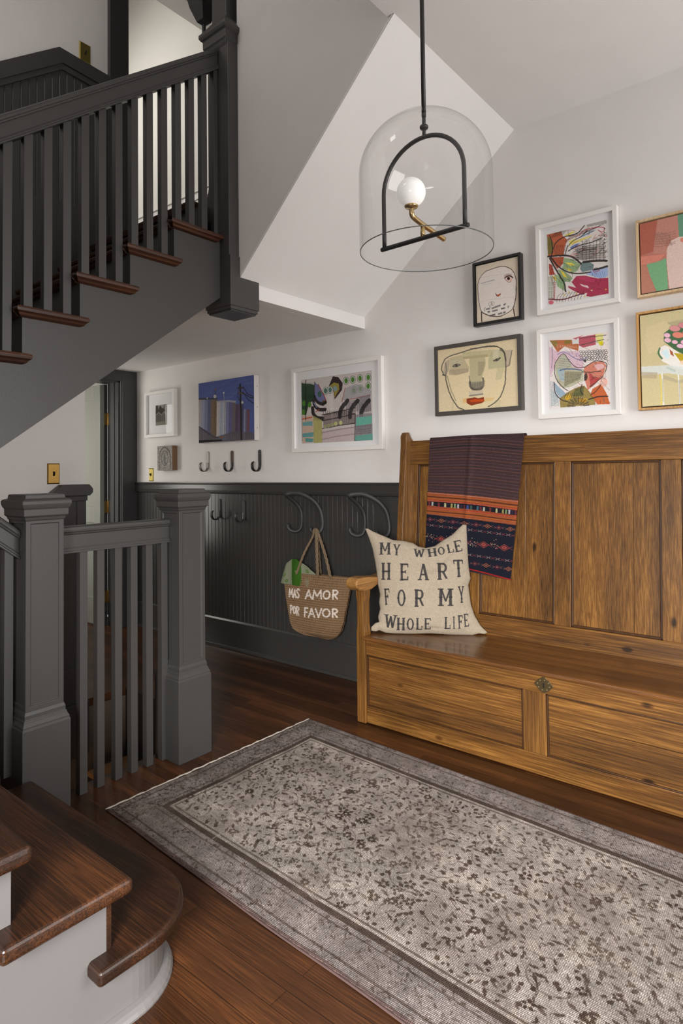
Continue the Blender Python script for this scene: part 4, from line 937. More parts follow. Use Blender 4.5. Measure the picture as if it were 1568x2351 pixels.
# A: wild flower drawing, sketch coordinates of a 1568x2016 view
cv = Cv(250, 310, (214, 208, 204), src=[(245, 580), (1280, 320), (1320, 1610), (292, 1790)])
cv.poly([(248, 575), (490, 515), (520, 600), (600, 670), (560, 780), (540, 900), (548, 950), (270, 960)], (178, 84, 48), 1, .15)
cv.poly([(250, 600), (300, 640), (360, 720), (345, 900), (270, 930)], (92, 104, 44), .9, .3)
cv.poly([(300, 975), (545, 965), (530, 1080), (480, 1140), (430, 1170)], (166, 72, 44), 1, .15); cv.poly([(285, 1080), (340, 1100), (390, 1270), (300, 1280)], (160, 62, 44), 1, .15)
cv.poly([(545, 980), (700, 1010), (830, 1100), (790, 1200), (700, 1240), (520, 1170)], (126, 160, 108), .9, .25)
cv.poly([(440, 1180), (560, 1210), (700, 1330), (640, 1400), (540, 1390)], (112, 140, 92), .9, .3); cv.poly([(380, 1270), (480, 1280), (560, 1420), (580, 1560), (440, 1480)], (136, 176, 116), .9, .3)
cv.poly([(560, 1060), (680, 1070), (740, 1110), (660, 1125)], (220, 204, 84)); cv.poly([(560, 1150), (650, 1170), (700, 1200), (640, 1215)], (220, 204, 84)); cv.poly([(480, 1190), (540, 1230), (610, 1330), (540, 1300)], (222, 200, 70)); cv.poly([(350, 1290), (400, 1310), (420, 1370), (370, 1350)], (220, 190, 60))
cv.poly([(550, 590), (700, 520), (740, 525), (600, 610)], (220, 204, 96)); cv.poly([(620, 700), (760, 640), (650, 740)], (226, 208, 90)); cv.poly([(580, 800), (700, 700), (1000, 600), (1040, 600), (860, 680), (660, 760)], (222, 206, 90), .9)
cv.poly([(760, 660), (930, 560), (1090, 490), (1060, 520), (900, 600)], (96, 142, 176), .95); cv.poly([(650, 800), (730, 750), (820, 725), (760, 780), (660, 830)], (84, 118, 176), .95)
cv.poly([(740, 800), (1230, 740), (1270, 1000), (900, 1050), (700, 960)], (150, 136, 130), .55, .5)
cv.poly([(850, 1060), (940, 1030), (1060, 1100), (1050, 1190), (860, 1230), (820, 1170)], (92, 116, 116), .95, .2); cv.poly([(930, 1270), (1040, 1190), (1300, 1150), (1305, 1300), (1180, 1340)], (150, 172, 214), .95, .15)
cv.poly([(680, 1400), (760, 1300), (900, 1290), (1130, 1340), (1310, 1330), (1318, 1600), (1000, 1655), (930, 1640), (950, 1590), (820, 1600), (700, 1540), (620, 1490), (630, 1465), (760, 1500)], (158, 34, 66), .95, .1)
cv.poly([(760, 1310), (900, 1300), (1100, 1370), (1060, 1410), (880, 1380)], (186, 60, 100), .8, .2); cv.poly([(820, 1430), (960, 1465), (980, 1510), (860, 1470)], (224, 214, 206), .9); cv.poly([(1000, 1540), (1050, 1535), (1030, 1560)], (220, 200, 170))
sk(cv, [(265, 960), (420, 945), (620, 945), (740, 1000), (840, 1090)], 20); sk(cv, [(300, 985), (380, 1130), (480, 1300), (560, 1430), (580, 1560)], 18); sk(cv, [(320, 970), (450, 1130), (620, 1230), (800, 1255), (1000, 1230)], 15); sk(cv, [(880, 1060), (1080, 1035), (1280, 1035)], 26); sk(cv, [(1070, 1185), (1180, 1165), (1295, 1130)], 24)
sk(cv, [(330, 940), (390, 740), (540, 620), (760, 560), (900, 410)], 12); sk(cv, [(560, 950), (600, 800), (700, 690), (850, 600), (940, 500)], 9); sk(cv, [(620, 860), (800, 770), (1000, 720), (1200, 640)], 12); sk(cv, [(780, 900), (900, 850), (1100, 830)], 9); sk(cv, [(290, 590), (330, 700), (350, 900)], 9)
for k in range(8): sk(cv, [(300+30*k, 640-8*k), (380+26*k, 560-6*k), (440+20*k, 530-6*k)], 5, K, .7); sk(cv, [(400+22*k, 930), (380+30*k, 830), (430+24*k, 760)], 5, K, .6)
for k in range(9): sk(cv, [(560+60*k, 700-26*k), (640+60*k, 640-24*k), (740+60*k, 560-20*k)], 5, K, .7)
for k in range(7): sk(cv, [(860+60*k, 680), (865+60*k, 1030)], 5, K, .6); sk(cv, [(740, 800+36*k), (1260, 740+38*k)], 5, K, .55)
cv.hatch([(760, 820), (1100, 780), (1100, 990), (760, 1020)], 34, 3, K, .45, 1, 22)
cv.hatch([(930, 410), (1270, 325), (1280, 385), (940, 445)], 26, 4, K, .6, .5, 3)
cv.hatch([(250, 1300), (390, 1300), (400, 1700), (290, 1700)], 6, 5, (90, 110, 70), .7, 1, 18); cv.hatch([(370, 1400), (405, 1400), (400, 1700), (375, 1700)], 2, 5, (170, 50, 60), .8, 1, 16)
sk(cv, [(290, 1690), (520, 1700), (800, 1620), (900, 1600)], 14, (90, 24, 40)); 
for k in range(9): sk(cv, [(430+50*k, 1740-6*k), (450+50*k, 1640), (500+50*k, 1600-8*k)], 5, K, .7); 
for x, y in ((640, 1580), (560, 1620), (770, 1600), (910, 1645), (1270, 1530)): cv.ell(x, y, 16, 12, (206, 176, 70), .8)
sk(cv, [(990, 480), (1130, 450), (1240, 470), (1200, 540), (1130, 500)], 8, (170, 50, 70)); sk(cv, [(760, 620), (900, 500), (990, 475)], 7, (180, 60, 60)); sk(cv, [(1040, 1190), (1080, 1230), (1160, 1200)], 8, (180, 50, 60)); cv.ell(335, 1745, 45, 36, (190, 70, 90), .8)
for k in range(5): cv.ell(1240, 480+60*k, 13, 12, K, .9, n=8)
for k in range(7): sk(cv, [(1000+40*k, 1190+6*k), (1080+30*k, 1330)], 4, (60, 90, 150), .6)
cv.hatch([(460, 1290), (560, 1340), (560, 1540), (440, 1460)], 12, 3, (50, 90, 50), .7, 1); cv.hatch([(560, 1090), (800, 1120), (760, 1220), (560, 1180)], 14, 3, (50, 90, 50), .6, 1)
rq = np.random.default_rng(3)
for k in range(70):
    x, y = 560+rq.random()*700, 480+rq.random()*560; a = -.35+rq.normal(0, .5); L_ = 50+rq.random()*120; sk(cv, [(x, y), (x+L_*.5*math.cos(a)+rq.normal(0, 12), y+L_*.5*math.sin(a)+rq.normal(0, 12)), (x+L_*math.cos(a), y+L_*math.sin(a))], 3.5, [K, K, (60, 60, 70), (176, 60, 60)][k % 4], .75)
for k in range(60):
    x, y = 300+rq.random()*900, 1060+rq.random()*620; a = rq.normal(.4, .9); L_ = 30+rq.random()*80; sk(cv, [(x, y), (x+L_*math.cos(a), y+L_*math.sin(a))], 3.5, [K, (60, 96, 60), (120, 24, 50)][k % 3], .65)
cv.grain(.04)
matted('white framed flower drawing with orange petals and crimson patch, upper row', (1.243, .846, 2.540, 2.079), (1.187, .895, 2.484, 2.126), cv)

# B: garden collage
cv = Cv(250, 300, (220, 212, 208), src=[(285, 435), (1325, 290), (1350, 1560), (318, 1640)])
cv.poly([(288, 560), (420, 640), (800, 640), (900, 800), (880, 950), (640, 1000), (400, 900), (310, 1100)], (206, 176, 190), .95, .1)
cv.poly([(300, 450), (690, 440), (700, 480), (810, 520), (800, 640), (560, 560), (440, 660), (400, 600)], (172, 92, 52), 1, .2); cv.poly([(300, 455), (440, 460), (430, 560), (380, 560)], (124, 118, 60), .9, .3); cv.poly([(560, 450), (685, 445), (660, 510), (560, 520)], (128, 110, 50), .9)
cv.poly([(690, 440), (800, 430), (810, 510), (700, 520)], (206, 206, 204)); cv.poly([(810, 400), (1100, 350), (1100, 530), (880, 580), (810, 540)], (170, 60, 78), .95, .2); cv.poly([(700, 420), (830, 380), (900, 350), (760, 440)], (176, 70, 86), .8)
cv.poly([(1090, 350), (1230, 340), (1230, 520), (1190, 555), (1120, 480)], (214, 208, 110), .9, .2); cv.poly([(1150, 480), (1230, 470), (1220, 540), (1170, 545)], (206, 200, 30))
cv.poly([(390, 880), (470, 740), (550, 690), (640, 790), (700, 920), (780, 950), (900, 960), (880, 1150), (700, 1250), (540, 1290), (430, 1180)], (170, 174, 146), .95, .25); cv.poly([(430, 960), (560, 940), (560, 1180), (480, 1140)], (150, 172, 190), .8, .3); cv.poly([(560, 990), (870, 1000), (840, 1130), (560, 1260)], (150, 142, 112), .8, .4)
cv.poly([(900, 930), (1060, 830), (1220, 820), (1290, 900), (1230, 1080), (1060, 1240), (960, 1320), (900, 1100)], (190, 92, 66), .85, .25); cv.poly([(1060, 880), (1220, 860), (1260, 930), (1130, 980)], (220, 190, 196), .8, .2); cv.poly([(980, 1000), (1080, 1100), (1180, 1110), (1010, 1280)], (168, 50, 56), .8, .2)
cv.poly([(1190, 1210), (1290, 1390), (1340, 1560), (1130, 1565), (1000, 1420), (1040, 1300)], (186, 92, 48), 1, .08); cv.ell(1230, 1180, 70, 80, (222, 150, 130), .6)
cv.poly([(380, 1185), (470, 1270), (570, 1360), (600, 1400), (500, 1470), (420, 1360)], (130, 158, 178), .95, .25)
cv.poly([(480, 1460), (640, 1340), (800, 1260), (900, 1240), (980, 1330), (1090, 1500), (1090, 1570), (490, 1620)], (132, 112, 48), 1, .3); cv.poly([(560, 1440), (660, 1380), (680, 1450), (600, 1500)], (196, 156, 44)); cv.poly([(780, 1480), (960, 1460), (930, 1540), (820, 1520)], (196, 150, 50)); cv.poly([(740, 1300), (900, 1250), (880, 1420), (700, 1430)], (84, 92, 56), .9, .3)
cv.hatch([(310, 1160), (380, 1180), (480, 1500), (330, 1620)], 3, 4, (70, 100, 140), .5, 1, 28); cv.hatch([(320, 1300), (430, 1400), (480, 1600), (330, 1600)], 4, 4, (110, 150, 150), .6, 1.5, 20)
sk(cv, [(390, 880), (400, 1080), (500, 1240), (620, 1330)], 8); sk(cv, [(395, 860), (470, 740), (550, 690), (650, 820), (760, 920), (900, 920)], 7); sk(cv, [(380, 1180), (400, 1360), (500, 1480), (620, 1520)], 10); sk(cv, [(900, 930), (1080, 820), (1230, 830), (1290, 900), (1210, 1090), (1000, 1260)], 8)
sk(cv, [(860, 1000), (1000, 1010), (1180, 990)], 8); sk(cv, [(980, 1480), (1140, 1430), (1300, 1425)], 14); sk(cv, [(1010, 1400), (1100, 1340), (1200, 1210)], 8); sk(cv, [(860, 1220), (840, 1330), (880, 1400)], 10); sk(cv, [(1270, 920), (1190, 1240)], 7, (220, 214, 190)); sk(cv, [(830, 540), (1100, 470), (1240, 440)], 8, (60, 70, 60)); sk(cv, [(820, 420), (1040, 390), (1280, 365)], 7, (60, 60, 60))
cv.poly([(900, 1060), (940, 1010), (960, 1090), (940, 1150), (900, 1160)], K, .8)
for j in range(5):
    for i in range(10): 
        x = 840+48*i+12*(j % 2); y = 650+36*j+(i*3 % 9)-i*2
        if x < 1320: cv.ell(x, y, 22, 18, K, .85, wd=6, n=9)
cv.poly([(880, 790), (940, 790), (930, 840), (900, 830)], K, .8)
for k in range(6): cv.ell(800, 1600, 60+24*k, 40+20*k, K, .8, wd=6, n=20)
for k in range(9): a = PI+PI*k/8; sk(cv, [(800+90*math.cos(a), 1590+60*math.sin(a)), (800+190*math.cos(a), 1580+140*math.sin(a))], 6)
for k in range(8): sk(cv, [(560+40*k, 1450), (600+36*k, 1360+8*(k % 3))], 6, K, .6)
for k in range(12): sk(cv, [(430+30*k, 520+4*k), (445+30*k, 580)], 5, (214, 190, 170), .8)
for k in range(5): sk(cv, [(470, 770+40*k), (660, 790+40*k)], 5, (70, 90, 120), .5)
sk(cv, [(480, 975), (640, 950), (860, 970)], 12, (60, 84, 130)); sk(cv, [(340, 560), (350, 760), (335, 940)], 6, (90, 90, 120)); sk(cv, [(440, 700), (560, 660), (800, 790), (960, 750)], 7, (90, 100, 150))
cv.hatch([(570, 1000), (860, 1010), (820, 1130), (560, 1250)], 26, 2.5, K, .4, 1, 10)
for k in range(110):
    x, y = 320+rq.random()*980, 460+rq.random()*1120; a = rq.normal(.1, .9); L_ = 30+rq.random()*110; sk(cv, [(x, y), (x+L_*.5*math.cos(a)+rq.normal(0, 10), y+L_*.5*math.sin(a)+rq.normal(0, 10)), (x+L_*math.cos(a), y+L_*math.sin(a))], 3, [K, (80, 90, 120), (150, 70, 50), (100, 110, 80)][k % 4], .6)
cv.grain(.04)
matted('white framed garden collage in pinks and oranges, lower row beside the pale oak frame', (1.249, .853, 2.006, 1.552), (1.190, .900, 1.951, 1.602), cv)

# black framed child face drawing
cv = Cv(190, 240, (206, 194, 174), src=[(145, 460), (1250, 212), (1285, 1760), (172, 1945)])
cv.poly([(200, 960), (260, 700), (440, 570), (850, 470), (1060, 530), (1180, 660), (1215, 900), (1205, 1240), (1130, 1560), (960, 1700), (720, 1770), (420, 1720), (270, 1600), (210, 1300)], (220, 212, 206), .85)
cv.poly([(300, 1650), (720, 1760), (1150, 1580), (1160, 1760), (300, 1880)], (214, 202, 188), .6)
o_ = [(200, 1150), (196, 960), (250, 760), (440, 580), (850, 468), (1060, 530), (1160, 640), (1208, 820), (1215, 1050), (1205, 1240), (1150, 1500), (1050, 1640), (860, 1740), (700, 1775), (480, 1740), (300, 1650), (230, 1440), (200, 1150)]
sk(cv, o_, 11, (58, 46, 42), .85, .5); sk(cv, [(300, 1660), (480, 1745), (700, 1775), (860, 1745)], 16, (60, 44, 40), .6); sk(cv, [(285, 1660), (300, 1905)], 20, (44, 34, 32), .9); sk(cv, [(1145, 1580), (1165, 1760)], 20, (44, 34, 32), .9); sk(cv, [(1150, 1540), (1200, 1300), (1215, 1000)], 14, (60, 48, 46), .7)
cv.ell(1000, 760, 110, 90, (176, 140, 124), .35); cv.ell(1010, 700, 100, 40, (150, 120, 112), .4)
cv.poly([(920, 775), (980, 735), (1060, 730), (1115, 765), (1070, 820), (990, 840), (940, 820)], (222, 206, 196)); cv.ell(1010, 782, 42, 46, (76, 40, 28)); cv.ell(1010, 782, 18, 22, (20, 10, 10)); sk(cv, [(915, 770), (975, 725), (1060, 718), (1120, 760)], 20, (48, 28, 24)); sk(cv, [(930, 800), (980, 860), (1040, 880), (1085, 840)], 9, (150, 92, 74)); sk(cv, [(900, 700), (910, 790)], 10, (130, 104, 100), .6); sk(cv, [(1060, 840), (1110, 780)], 12, (206, 110, 80), .7)
cv.poly([(660, 1160), (700, 1200), (740, 1195), (805, 1165), (800, 1210), (735, 1250), (680, 1225)], (150, 70, 42)); cv.poly([(690, 1195), (740, 1215), (790, 1190), (735, 1240)], (206, 110, 70)); sk(cv, [(665, 1165), (700, 1225), (735, 1245)], 9, (60, 30, 26))
for y0 in (760, 1380): sk(cv, [(260, y0), (640, y0-60), (1180, y0-130)], 4, (180, 170, 164), .7)
for i in range(11): sk(cv, [(270+34*i, 915-9*i), (285+34*i, 900-9*i), (296+34*i, 912-9*i)], 6, (110, 110, 130), .7)
for i in range(8): sk(cv, [(320+34*i, 948-7*i), (336+34*i, 940-7*i)], 5, (130, 130, 150), .6)
# upside-down handwritten lines, as on the drawing
def scrawl(x0, y0, x1, y1, n, h):
    for i in range(n):
        a = i/n; x = x0+(x1-x0)*a; y = y0+(y1-y0)*a; w = (x1-x0)/n
        sk(cv, [(x, y+h*((i*7 % 3)-1)*.5), (x+w*.35, y-h*.8), (x+w*.5, y+h*.7), (x+w*.85, y-h*.3)], 7, (60, 62, 64), .85, .3)
sk(cv, [(392, 1530), (365, 1580), (385, 1635)], 7, (60, 62, 64)); scrawl(405, 1585, 500, 1560, 4, 22); sk(cv, [(500, 1500), (525, 1545), (500, 1590)], 7, (60, 62, 64)); scrawl(560, 1560, 800, 1475, 9, 26); scrawl(875, 1470, 940, 1430, 3, 24)
scrawl(450, 1655, 520, 1640, 3, 24); scrawl(570, 1640, 720, 1595, 6, 24); scrawl(810, 1575, 920, 1545, 5, 20); sk(cv, [(985, 1545), (1015, 1535)], 7, (60, 62, 64)); sk(cv, [(1005, 1500), (1000, 1550)], 7, (60, 62, 64)); sk(cv, [(985, 1508), (1035, 1496)], 7, (60, 62, 64))
scrawl(515, 1755, 660, 1710, 6, 26); scrawl(730, 1710, 840, 1680, 5, 24); scrawl(860, 1680, 935, 1650, 3, 30)
cv.ell(558, 1440, 78, 52, (60, 62, 64), .85, rot=-.2, wd=7); sk(cv, [(560, 1400), (566, 1475)], 8, (60, 62, 64)); sk(cv, [(540, 1450), (575, 1435)], 8, (60, 62, 64)); cv.grain(.035)
t = thing('framed_picture', 'small black framed one-eyed face drawing with upside-down handwriting', 'picture', 'framed pictures on the right wall')
y0, y1, z1, z0 = 1.596, 1.322, 2.423, 2.076; frame(t, y0, y1, z0, z1, .014, 3.090, BLKF)
m = MB(); m.box(3.104, XW-.003, y1+.005, y0-.005, z0+.005, z1-.005); m.build('backing', BLKF, t); m = MB(); m.box(3.0995, 3.104, y1+.018, y0-.018, z0+.018, z1-.018); m.build('canvas', CANV, t)
artwork(t, cv, y0-.018, y1+.018, z0+.018, z1-.018, 3.0990); place(t, (3.11, 1.459, z0))

# gray framed collage face
cv = Cv(300, 240, (206, 190, 156), src=[(110, 298), (1348, 115), (1370, 1168), (130, 1268)])
cv.poly([(230, 480), (480, 360), (1060, 240), (1160, 340), (1175, 560), (1160, 800), (1080, 1060), (900, 1190), (560, 1230), (420, 1180), (300, 960), (240, 700)], (212, 196, 158), .8)
for q, c in (([(300, 420), (480, 370), (600, 560), (590, 640), (400, 690), (300, 640)], (170, 158, 128)), ([(490, 330), (960, 290), (960, 400), (500, 430)], (172, 166, 128)), ([(600, 430), (850, 400), (860, 520), (790, 760), (800, 880), (620, 900), (610, 620)], (164, 160, 124)), ([(970, 290), (1170, 290), (1170, 560), (900, 600), (900, 440)], (166, 164, 130)), ([(290, 600), (590, 580), (590, 640), (400, 690), (280, 680)], (160, 144, 122)), ([(1170, 300), (1275, 290), (1240, 530), (1190, 555)], (168, 154, 138)), ([(220, 480), (300, 430), (290, 600), (240, 700), (190, 660)], (160, 148, 132)), ([(1040, 570), (1160, 560), (1100, 760), (1010, 760)], (184, 178, 140)), ([(600, 800), (820, 780), (800, 910), (640, 930)], (128, 122, 108)), ([(600, 940), (820, 925), (815, 1000), (600, 1020)], (186, 176, 158)), ([(330, 1120), (360, 1110), (360, 1250), (330, 1250)], (186, 176, 140)), ([(1000, 1090), (1090, 1070), (1090, 1190), (1000, 1200)], (190, 180, 144))):
    cv.poly(q, c, .75, .15)
cv.poly([(500, 400), (890, 360), (890, 400), (520, 440)], (156, 142, 112), .6); cv.poly([(300, 440), (480, 420), (480, 560), (310, 590)], (180, 174, 146), .6); cv.poly([(975, 300), (1060, 290), (1060, 430), (980, 440)], (196, 190, 160), .8); cv.poly([(740, 480), (850, 470), (830, 600), (780, 700), (740, 700)], (140, 128, 106), .5)
B_ = (66, 62, 60)
sk(cv, [(210, 700), (172, 600), (190, 500), (260, 410), (480, 330), (760, 255), (960, 232), (1060, 250), (1140, 320), (1172, 470), (1172, 650), (1150, 860), (1090, 1020), (1000, 1120), (900, 1180)], 11, B_, .85); sk(cv, [(190, 680), (235, 700), (240, 780), (300, 980), (370, 1110), (440, 1200), (520, 1225)], 13, B_, .8); sk(cv, [(260, 700), (310, 900), (390, 1090)], 10, (110, 106, 90), .6)
sk(cv, [(620, 270), (900, 245), (1050, 245)], 9, B_, .6); sk(cv, [(1180, 555), (1225, 530), (1250, 400), (1272, 300)], 8, B_, .7); sk(cv, [(235, 500), (245, 600), (235, 690)], 12, B_, .5); sk(cv, [(1090, 290), (1150, 340), (1170, 450)], 18, B_, .6)
sk(cv, [(345, 548), (395, 515), (460, 525), (400, 555), (350, 550)], 9, B_, .9); cv.ell(400, 535, 24, 16, B_, .9); sk(cv, [(980, 465), (1030, 435), (1085, 420), (1040, 460), (985, 465)], 9, B_, .9); cv.ell(1030, 448, 22, 12, B_, .9)
sk(cv, [(610, 790), (620, 870), (690, 915), (790, 900), (825, 830), (820, 740)], 22, B_, .65); sk(cv, [(600, 700), (615, 820)], 9, B_, .6); cv.hatch([(620, 830), (810, 790), (800, 900), (640, 920)], 20, 4, B_, .4, 1, 4); sk(cv, [(610, 1010), (810, 985)], 16, (120, 112, 100), .8)
cv.poly([(500, 1060), (600, 1040), (590, 1120), (500, 1130)], (206, 150, 80), .5); cv.poly([(840, 1040), (1000, 1040), (960, 1090), (840, 1100)], (206, 164, 96), .5)
cv.poly([(560, 1060), (600, 1050), (690, 1035), (745, 1050), (830, 1030), (840, 1100), (800, 1125), (640, 1165), (590, 1145), (562, 1120)], (130, 56, 30)); cv.poly([(600, 1090), (690, 1065), (830, 1070), (836, 1100), (640, 1115)], (190, 74, 26), .9); cv.grain(.04)
t = thing('framed_picture', 'wide gray-brown framed collage face with orange mouth, above the settle left end', 'picture', 'framed pictures on the right wall')
y0, y1, z1, z0 = 1.846, 1.330, 2.000, 1.606; frame(t, y0, y1, z0, z1, .022, 3.092, GRYF); m = MB(); m.box(3.099, XW-.003, y1+.01, y0-.01, z0+.01, z1-.01); m.build('backing', GRYF, t)
artwork(t, cv, y0-.022, y1+.022, z0+.022, z1-.022, 3.0985); place(t, (3.11, 1.588, z0))

# C and D: two canvases in floating wood frames, cut by the photo's right edge
def floater(label, y0, y1, z1, z0, cv, mat, fw=.011):
    t = thing('framed_picture', label, 'picture', 'framed pictures on the right wall'); frame(t, y0, y1, z0, z1, fw, 3.088, mat)
    m = MB(); m.box(3.112, XW-.003, y1+.004, y0-.004, z0+.004, z1-.004); m.build('liner', SHADOWGAP, t); g = fw+.006
    m = MB(); m.box(3.0955, 3.112, y1+g, y0-g, z0+g, z1-g); m.build('canvas', CANV, t); artwork(t, cv, y0-g, y1+g, z0+g, z1-g, 3.0950); place(t, (3.11, (y0+y1)/2, z0)); return t
cv = Cv(260, 240, (180, 118, 104), src=[(150, 190), (1090, -60), (1110, 700), (170, 950)])
cv.poly([(150, 190), (350, 130), (300, 480), (155, 540)], (168, 96, 80), 1, .1); cv.poly([(350, 130), (570, 80), (580, 300), (440, 360), (440, 500), (300, 500)], (184, 130, 116), 1, .1); cv.poly([(565, 78), (627, 60), (640, 300), (580, 310)], (96, 146, 120), 1, .1); cv.poly([(627, 60), (1090, -60), (1100, 250), (640, 300)], (150, 60, 50), 1, .1)
cv.poly([(160, 545), (440, 500), (360, 580), (225, 625), (160, 640)], (206, 130, 112), 1, .1); cv.poly([(225, 625), (360, 585), (440, 540), (465, 880), (340, 915), (270, 760)], (116, 170, 126), 1, .08); cv.poly([(160, 640), (225, 640), (270, 780), (330, 915), (170, 945)], (182, 126, 106), 1, .1)
cv.poly([(445, 560), (450, 440), (500, 350), (580, 308), (680, 300), (780, 340), (840, 440), (850, 800), (475, 885)], (214, 190, 180), 1, .08); cv.poly([(860, 300), (1100, 250), (1110, 700), (860, 790)], (110, 150, 150), 1, .1); cv.ell(620, 340, 30, 24, (206, 130, 110))
for k in range(9): sk(cv, [(320+20*k, 270), (340+18*k, 330), (330+22*k, 400)], 4, (120, 92, 84), .5, 1)
for k in range(6): sk(cv, [(310, 300+26*k), (440, 280+26*k), (540, 250+26*k)], 4, (120, 92, 84), .5, 1)
cv.grain(.04); floater('pale maple floating frame holding a coral, green and pink abstract canvas', .764, .375, 2.436, 2.079, cv, OAKF)
cv = Cv(260, 290, (196, 184, 142), src=[(148, 1210), (1000, 1000), (1020, 2060), (165, 2230)])
cv.poly([(210, 1330), (380, 1250), (430, 1330), (400, 1460), (300, 1600), (230, 1640), (190, 1500)], (206, 190, 150), .8, .1); cv.poly([(400, 1270), (520, 1230), (640, 1210), (900, 1150), (940, 1220), (440, 1300)], (166, 158, 124), .8)
G_ = (70, 104, 70)
cv.poly([(370, 1390), (420, 1340), (430, 1310), (900, 1220), (960, 1400), (900, 1620), (600, 1640), (460, 1560), (370, 1480)], G_, 1)
for x, y, rx, ry, c in ((470, 1330, 50, 34, (206, 140, 140)), (560, 1290, 60, 34, (200, 130, 134)), (660, 1260, 70, 36, (196, 124, 128)), (780, 1250, 70, 40, (206, 150, 150)), (500, 1400, 52, 34, (214, 130, 110)), (600, 1370, 62, 34, (206, 120, 100)), (720, 1350, 70, 40, (210, 130, 110)), (850, 1340, 60, 44, (220, 160, 160)), (400, 1410, 30, 26, (226, 180, 200)), (405, 1465, 32, 26, (226, 180, 200)), (470, 1480, 28, 22, (226, 180, 196)), (520, 1520, 34, 24, (228, 184, 204)), (555, 1475, 32, 26, (226, 176, 196)), (590, 1550, 38, 26, (230, 186, 206)), (640, 1440, 60, 40, (200, 90, 70)), (760, 1450, 70, 50, (216, 140, 130)), (860, 1470, 60, 50, (222, 166, 176)), (700, 1540, 60, 36, (226, 180, 196)), (820, 1560, 60, 36, (226, 180, 196))):
    cv.ell(x, y, rx, ry, c); cv.ell(x, y, rx, ry, (120, 96, 96), .5, wd=4)
cv.poly([(320, 1560), (380, 1520), (460, 1560), (560, 1640), (620, 1740), (620, 1790), (460, 1760), (350, 1700)], (226, 222, 214)); cv.poly([(345, 1600), (400, 1560), (420, 1640), (400, 1680)], (200, 222, 226)); cv.poly([(460, 1600), (700, 1620), (900, 1620), (820, 1760), (600, 1740), (520, 1690)], (180, 156, 40)); cv.poly([(420, 1560), (450, 1590), (460, 1640), (430, 1620)], (160, 90, 60)); sk(cv, [(330, 1560), (320, 1620), (350, 1670)], 12, G_); sk(cv, [(400, 1770), (450, 1790), (465, 1800)], 14, G_)
cv.ell(560, 1700, 46, 26, (224, 200, 170)); cv.poly([(600, 1640), (680, 1650), (660, 1720), (610, 1700)], (110, 150, 50), .9)
cv.poly([(155, 1780), (400, 1740), (800, 1760), (1010, 1700), (1010, 1760), (640, 1850), (400, 1830), (160, 1880)], (206, 214, 216), .85, .15); cv.poly([(160, 1840), (310, 1830), (300, 1900), (165, 1910)], (170, 156, 130), .7); cv.poly([(360, 1850), (500, 1900), (640, 1850), (640, 1900), (500, 1930), (360, 1900)], (170, 160, 132), .7)
for x in (350, 500, 760, 820): cv.line([(x, 1840), (x+8, 2000), (x+12, 2215)], 12, (226, 226, 226), .9); cv.line([(x+6, 1900), (x+10, 2150)], 5, (110, 120, 110), .7)
sk(cv, [(335, 1860), (345, 2050), (340, 2200)], 14, (212, 196, 100), .7); cv.ell(570, 1950, 24, 22, (214, 196, 90), .8); cv.grain(.03)
floater('golden wood floating frame with a pink rose still life on olive ground', .773, .37, 2.012, 1.562, cv, OAKG, .010)

# large white framed painting with blue fish shape
cv = Cv(330, 250, (196, 188, 184), src=[(225, 445), (1285, 300), (1320, 1340), (235, 1395)])
cv.poly([(225, 490), (330, 490), (430, 520), (430, 700), (330, 830), (300, 960), (225, 960)], (42, 66, 46)); sk(cv, [(260, 490), (400, 500), (430, 560)], 12, (170, 170, 170))
cv.poly([(425, 480), (480, 520), (540, 620), (600, 740), (560, 800), (470, 760), (425, 680)], (104, 108, 150), 1, .1); sk(cv, [(425, 480), (420, 600), (425, 690)], 8); sk(cv, [(480, 510), (560, 660), (600, 750)], 9, (150, 60, 50)); cv.ell(500, 650, 30, 45, (60, 100, 80)); cv.poly([(540, 745), (608, 745), (600, 800), (540, 800)], (96, 74, 30))
sk(cv, [(420, 690), (460, 760), (540, 800), (590, 780)], 30, (28, 26, 28)); sk(cv, [(405, 750), (440, 840), (520, 885), (585, 880)], 34, (28, 26, 28)); sk(cv, [(415, 780), (460, 850)], 12, (130, 134, 170)); sk(cv, [(395, 860), (410, 950), (470, 1010), (555, 1010)], 40, (30, 26, 26)); sk(cv, [(440, 920), (500, 880)], 8, (170, 60, 50))
cv.poly([(640, 530), (700, 390), (780, 400), (850, 490), (840, 590), (730, 730), (700, 560)], (52, 38, 42)); cv.poly([(650, 530), (720, 480), (790, 500), (800, 580), (730, 700), (710, 560)], (150, 136, 60)); cv.ell(735, 570, 34, 40, (130, 150, 150))
for x, y in ((900, 455), (1000, 440), (1110, 420), (1235, 405), (1020, 600), (1120, 570), (1235, 535), (590, 605), (660, 590)): cv.ell(x, y, 42, 56, (190, 198, 186)); cv.ell(x, y, 42, 56, K, .7, wd=6); cv.ell(x, y, 26, 40, (74, 118, 44) if x > 700 else (80, 110, 100))
for x, y in ((265, 790), (350, 810), (255, 920)): cv.ell(x, y, 28, 42, (70, 124, 40))
cv.poly([(840, 740), (900, 560), (1050, 500), (1290, 600), (1280, 680), (900, 750)], (150, 150, 154), .8, .2); sk(cv, [(840, 760), (890, 560)], 7, (150, 80, 70)); sk(cv, [(900, 750), (1090, 700), (1270, 660)], 6, (160, 90, 90))
cv.poly([(1100, 700), (1270, 660), (1290, 900), (1100, 940)], (112, 106, 112), .85, .3); cv.poly([(560, 950), (860, 880), (1050, 940), (1050, 1080), (560, 1150)], (112, 96, 96), .85, .3); cv.poly([(900, 760), (1100, 720), (1100, 900), (900, 940)], (130, 120, 122), .7, .4)
